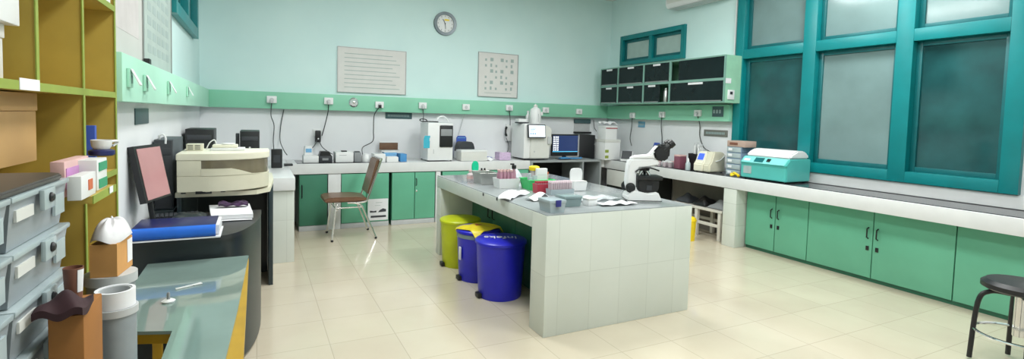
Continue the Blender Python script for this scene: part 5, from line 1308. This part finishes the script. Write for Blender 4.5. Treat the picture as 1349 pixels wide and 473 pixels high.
# control panel lies on the sloping front band
import mathutils
nrm = math.atan2(.07, zt*.30)
def onslope(y0, y1, s0, s1, lift, th, m, name, par):
    A = Vector((-.01, 0, zt*.70)); B = Vector((.06, 0, zt)); dS = (B-A); N = Vector((-dS.z, 0, dS.x)).normalized()
    b = MB(); q = []
    for lf in (lift, lift+th):
        for s, y in ((s0, y0), (s1, y0), (s1, y1), (s0, y1)): w_ = A+dS*s+N*lf; q.append(b.bm.verts.new((w_.x, y, w_.z)))
    fs = [b.bm.faces.new(q[:4]), b.bm.faces.new(q[4:][::-1])]
    for k in range(4): fs.append(b.bm.faces.new((q[k], q[(k+1) % 4], q[4+(k+1) % 4], q[4+k])))
    bmesh.ops.recalc_face_normals(b.bm, faces=fs); return b.build(name, m, par)
pn = onslope(.02, ln-.02, .06, .94, .0006, .002, M_centrl, 'control_panel', t)
onslope(ln*.50, ln*.70, .2, .85, .003, .001, M_teald, 'display', pn); onslope(ln*.36, ln*.43, .35, .75, .003, .008, M_black, 'dial', pn); onslope(ln*.80, ln*.93, .3, .6, .003, .001, M_paper, 'label_card', pn)
MB().box(.0095, .0135, ln-.14, ln-.04, zt*.2, zt*.55).build('paper_label', M_tubl, t)
for x, y in ((.04, .04), (.04, ln-.04), (dp-.04, .04), (dp-.04, ln-.04)): MB().lathe([(.016, -.013), (.018, -.0005)], (x, y, 0), 12).build('foot', M_black, t)

# ------------------------------------------------------------------ below the right worktop
v = at(931, 272, x=5.0); ht = v.z
t = thing('low_stool', 'low white wooden stool in the open space under the right worktop', 'stool', (5.1, 4.62, 0))
sw, sd = .17, .40
ht = at(935, 275, x=4.95).z
MB().box(-sw, sw, -sd, sd, ht-.03, ht, .005).build('seat', M_wood, t)
for a in (-1, 1):
    for c in (-1, 0, 1): MB().box(a*(sw-.03)-.022, a*(sw-.03)+.022, c*(sd-.04)-.022, c*(sd-.04)+.022, 0, ht-.0305, .003).build('leg', M_wood, t)
    MB().box(a*(sw-.03)-.012, a*(sw-.03)+.012, -sd+.063, -.0225, ht*.42, ht*.52, .002).build('rail', M_wood, t); MB().box(a*(sw-.03)-.012, a*(sw-.03)+.012, .0225, sd-.063, ht*.42, ht*.52, .002).build('rail', M_wood, t)
rnd = random.Random(3)
for k, (y, c, lab) in enumerate(((4.90, M_blackm, 'dark crumpled sack on the left end of the low white stool'), (4.62, M_black, 'black plastic sack in the middle of the low white stool'), (4.36, M_grey, 'grey plastic sack on the right end of the low white stool'))):
    b = MB(); ph = rnd.random()*6
    b.sheet(lambda u, v: Vector((-.13+.26*u, -.12+.24*v, .01+.11*(math.sin(PI*u)*math.sin(PI*v))**.6*(.8+.25*math.sin(9*u+ph)*math.sin(7*v+ph)))), 18, 18, .004)
    solo('plastic_sack', b, c, lab, 'sack', (5.1, y, ht+.0045))
# black stool at the right edge
v = at(1338, 378, x=3.9)
t = thing('swivel_stool', 'black stool with curved tubular legs before the green doors at the right edge', 'stool', (4.05, 1.28, 0))
MB().lathe([(.0, .47), (.17, .47), (.185, .48), (.185, .505), (.16, .525), (0, .53)], seg=40).build('seat', M_black, t)
MB().lathe([(.03, .2), (.03, .4695)], seg=20).build('column', M_chrome, t)
for k in range(4):
    a = PI/2*k+.5; c_, s_ = math.cos(a), math.sin(a)
    MB().tube(arc([(.05*c_, .05*s_, .445), (.14*c_, .14*s_, .44), (.19*c_, .19*s_, .36), (.21*c_, .21*s_, .012)], 6), .0135, 10).build('leg', M_black, t)
b = MB(); b.tube([(.20*math.cos(2*PI*k/32), .20*math.sin(2*PI*k/32), .2) for k in range(32)], .009, 8, True).build('foot_ring', M_chrome, t)
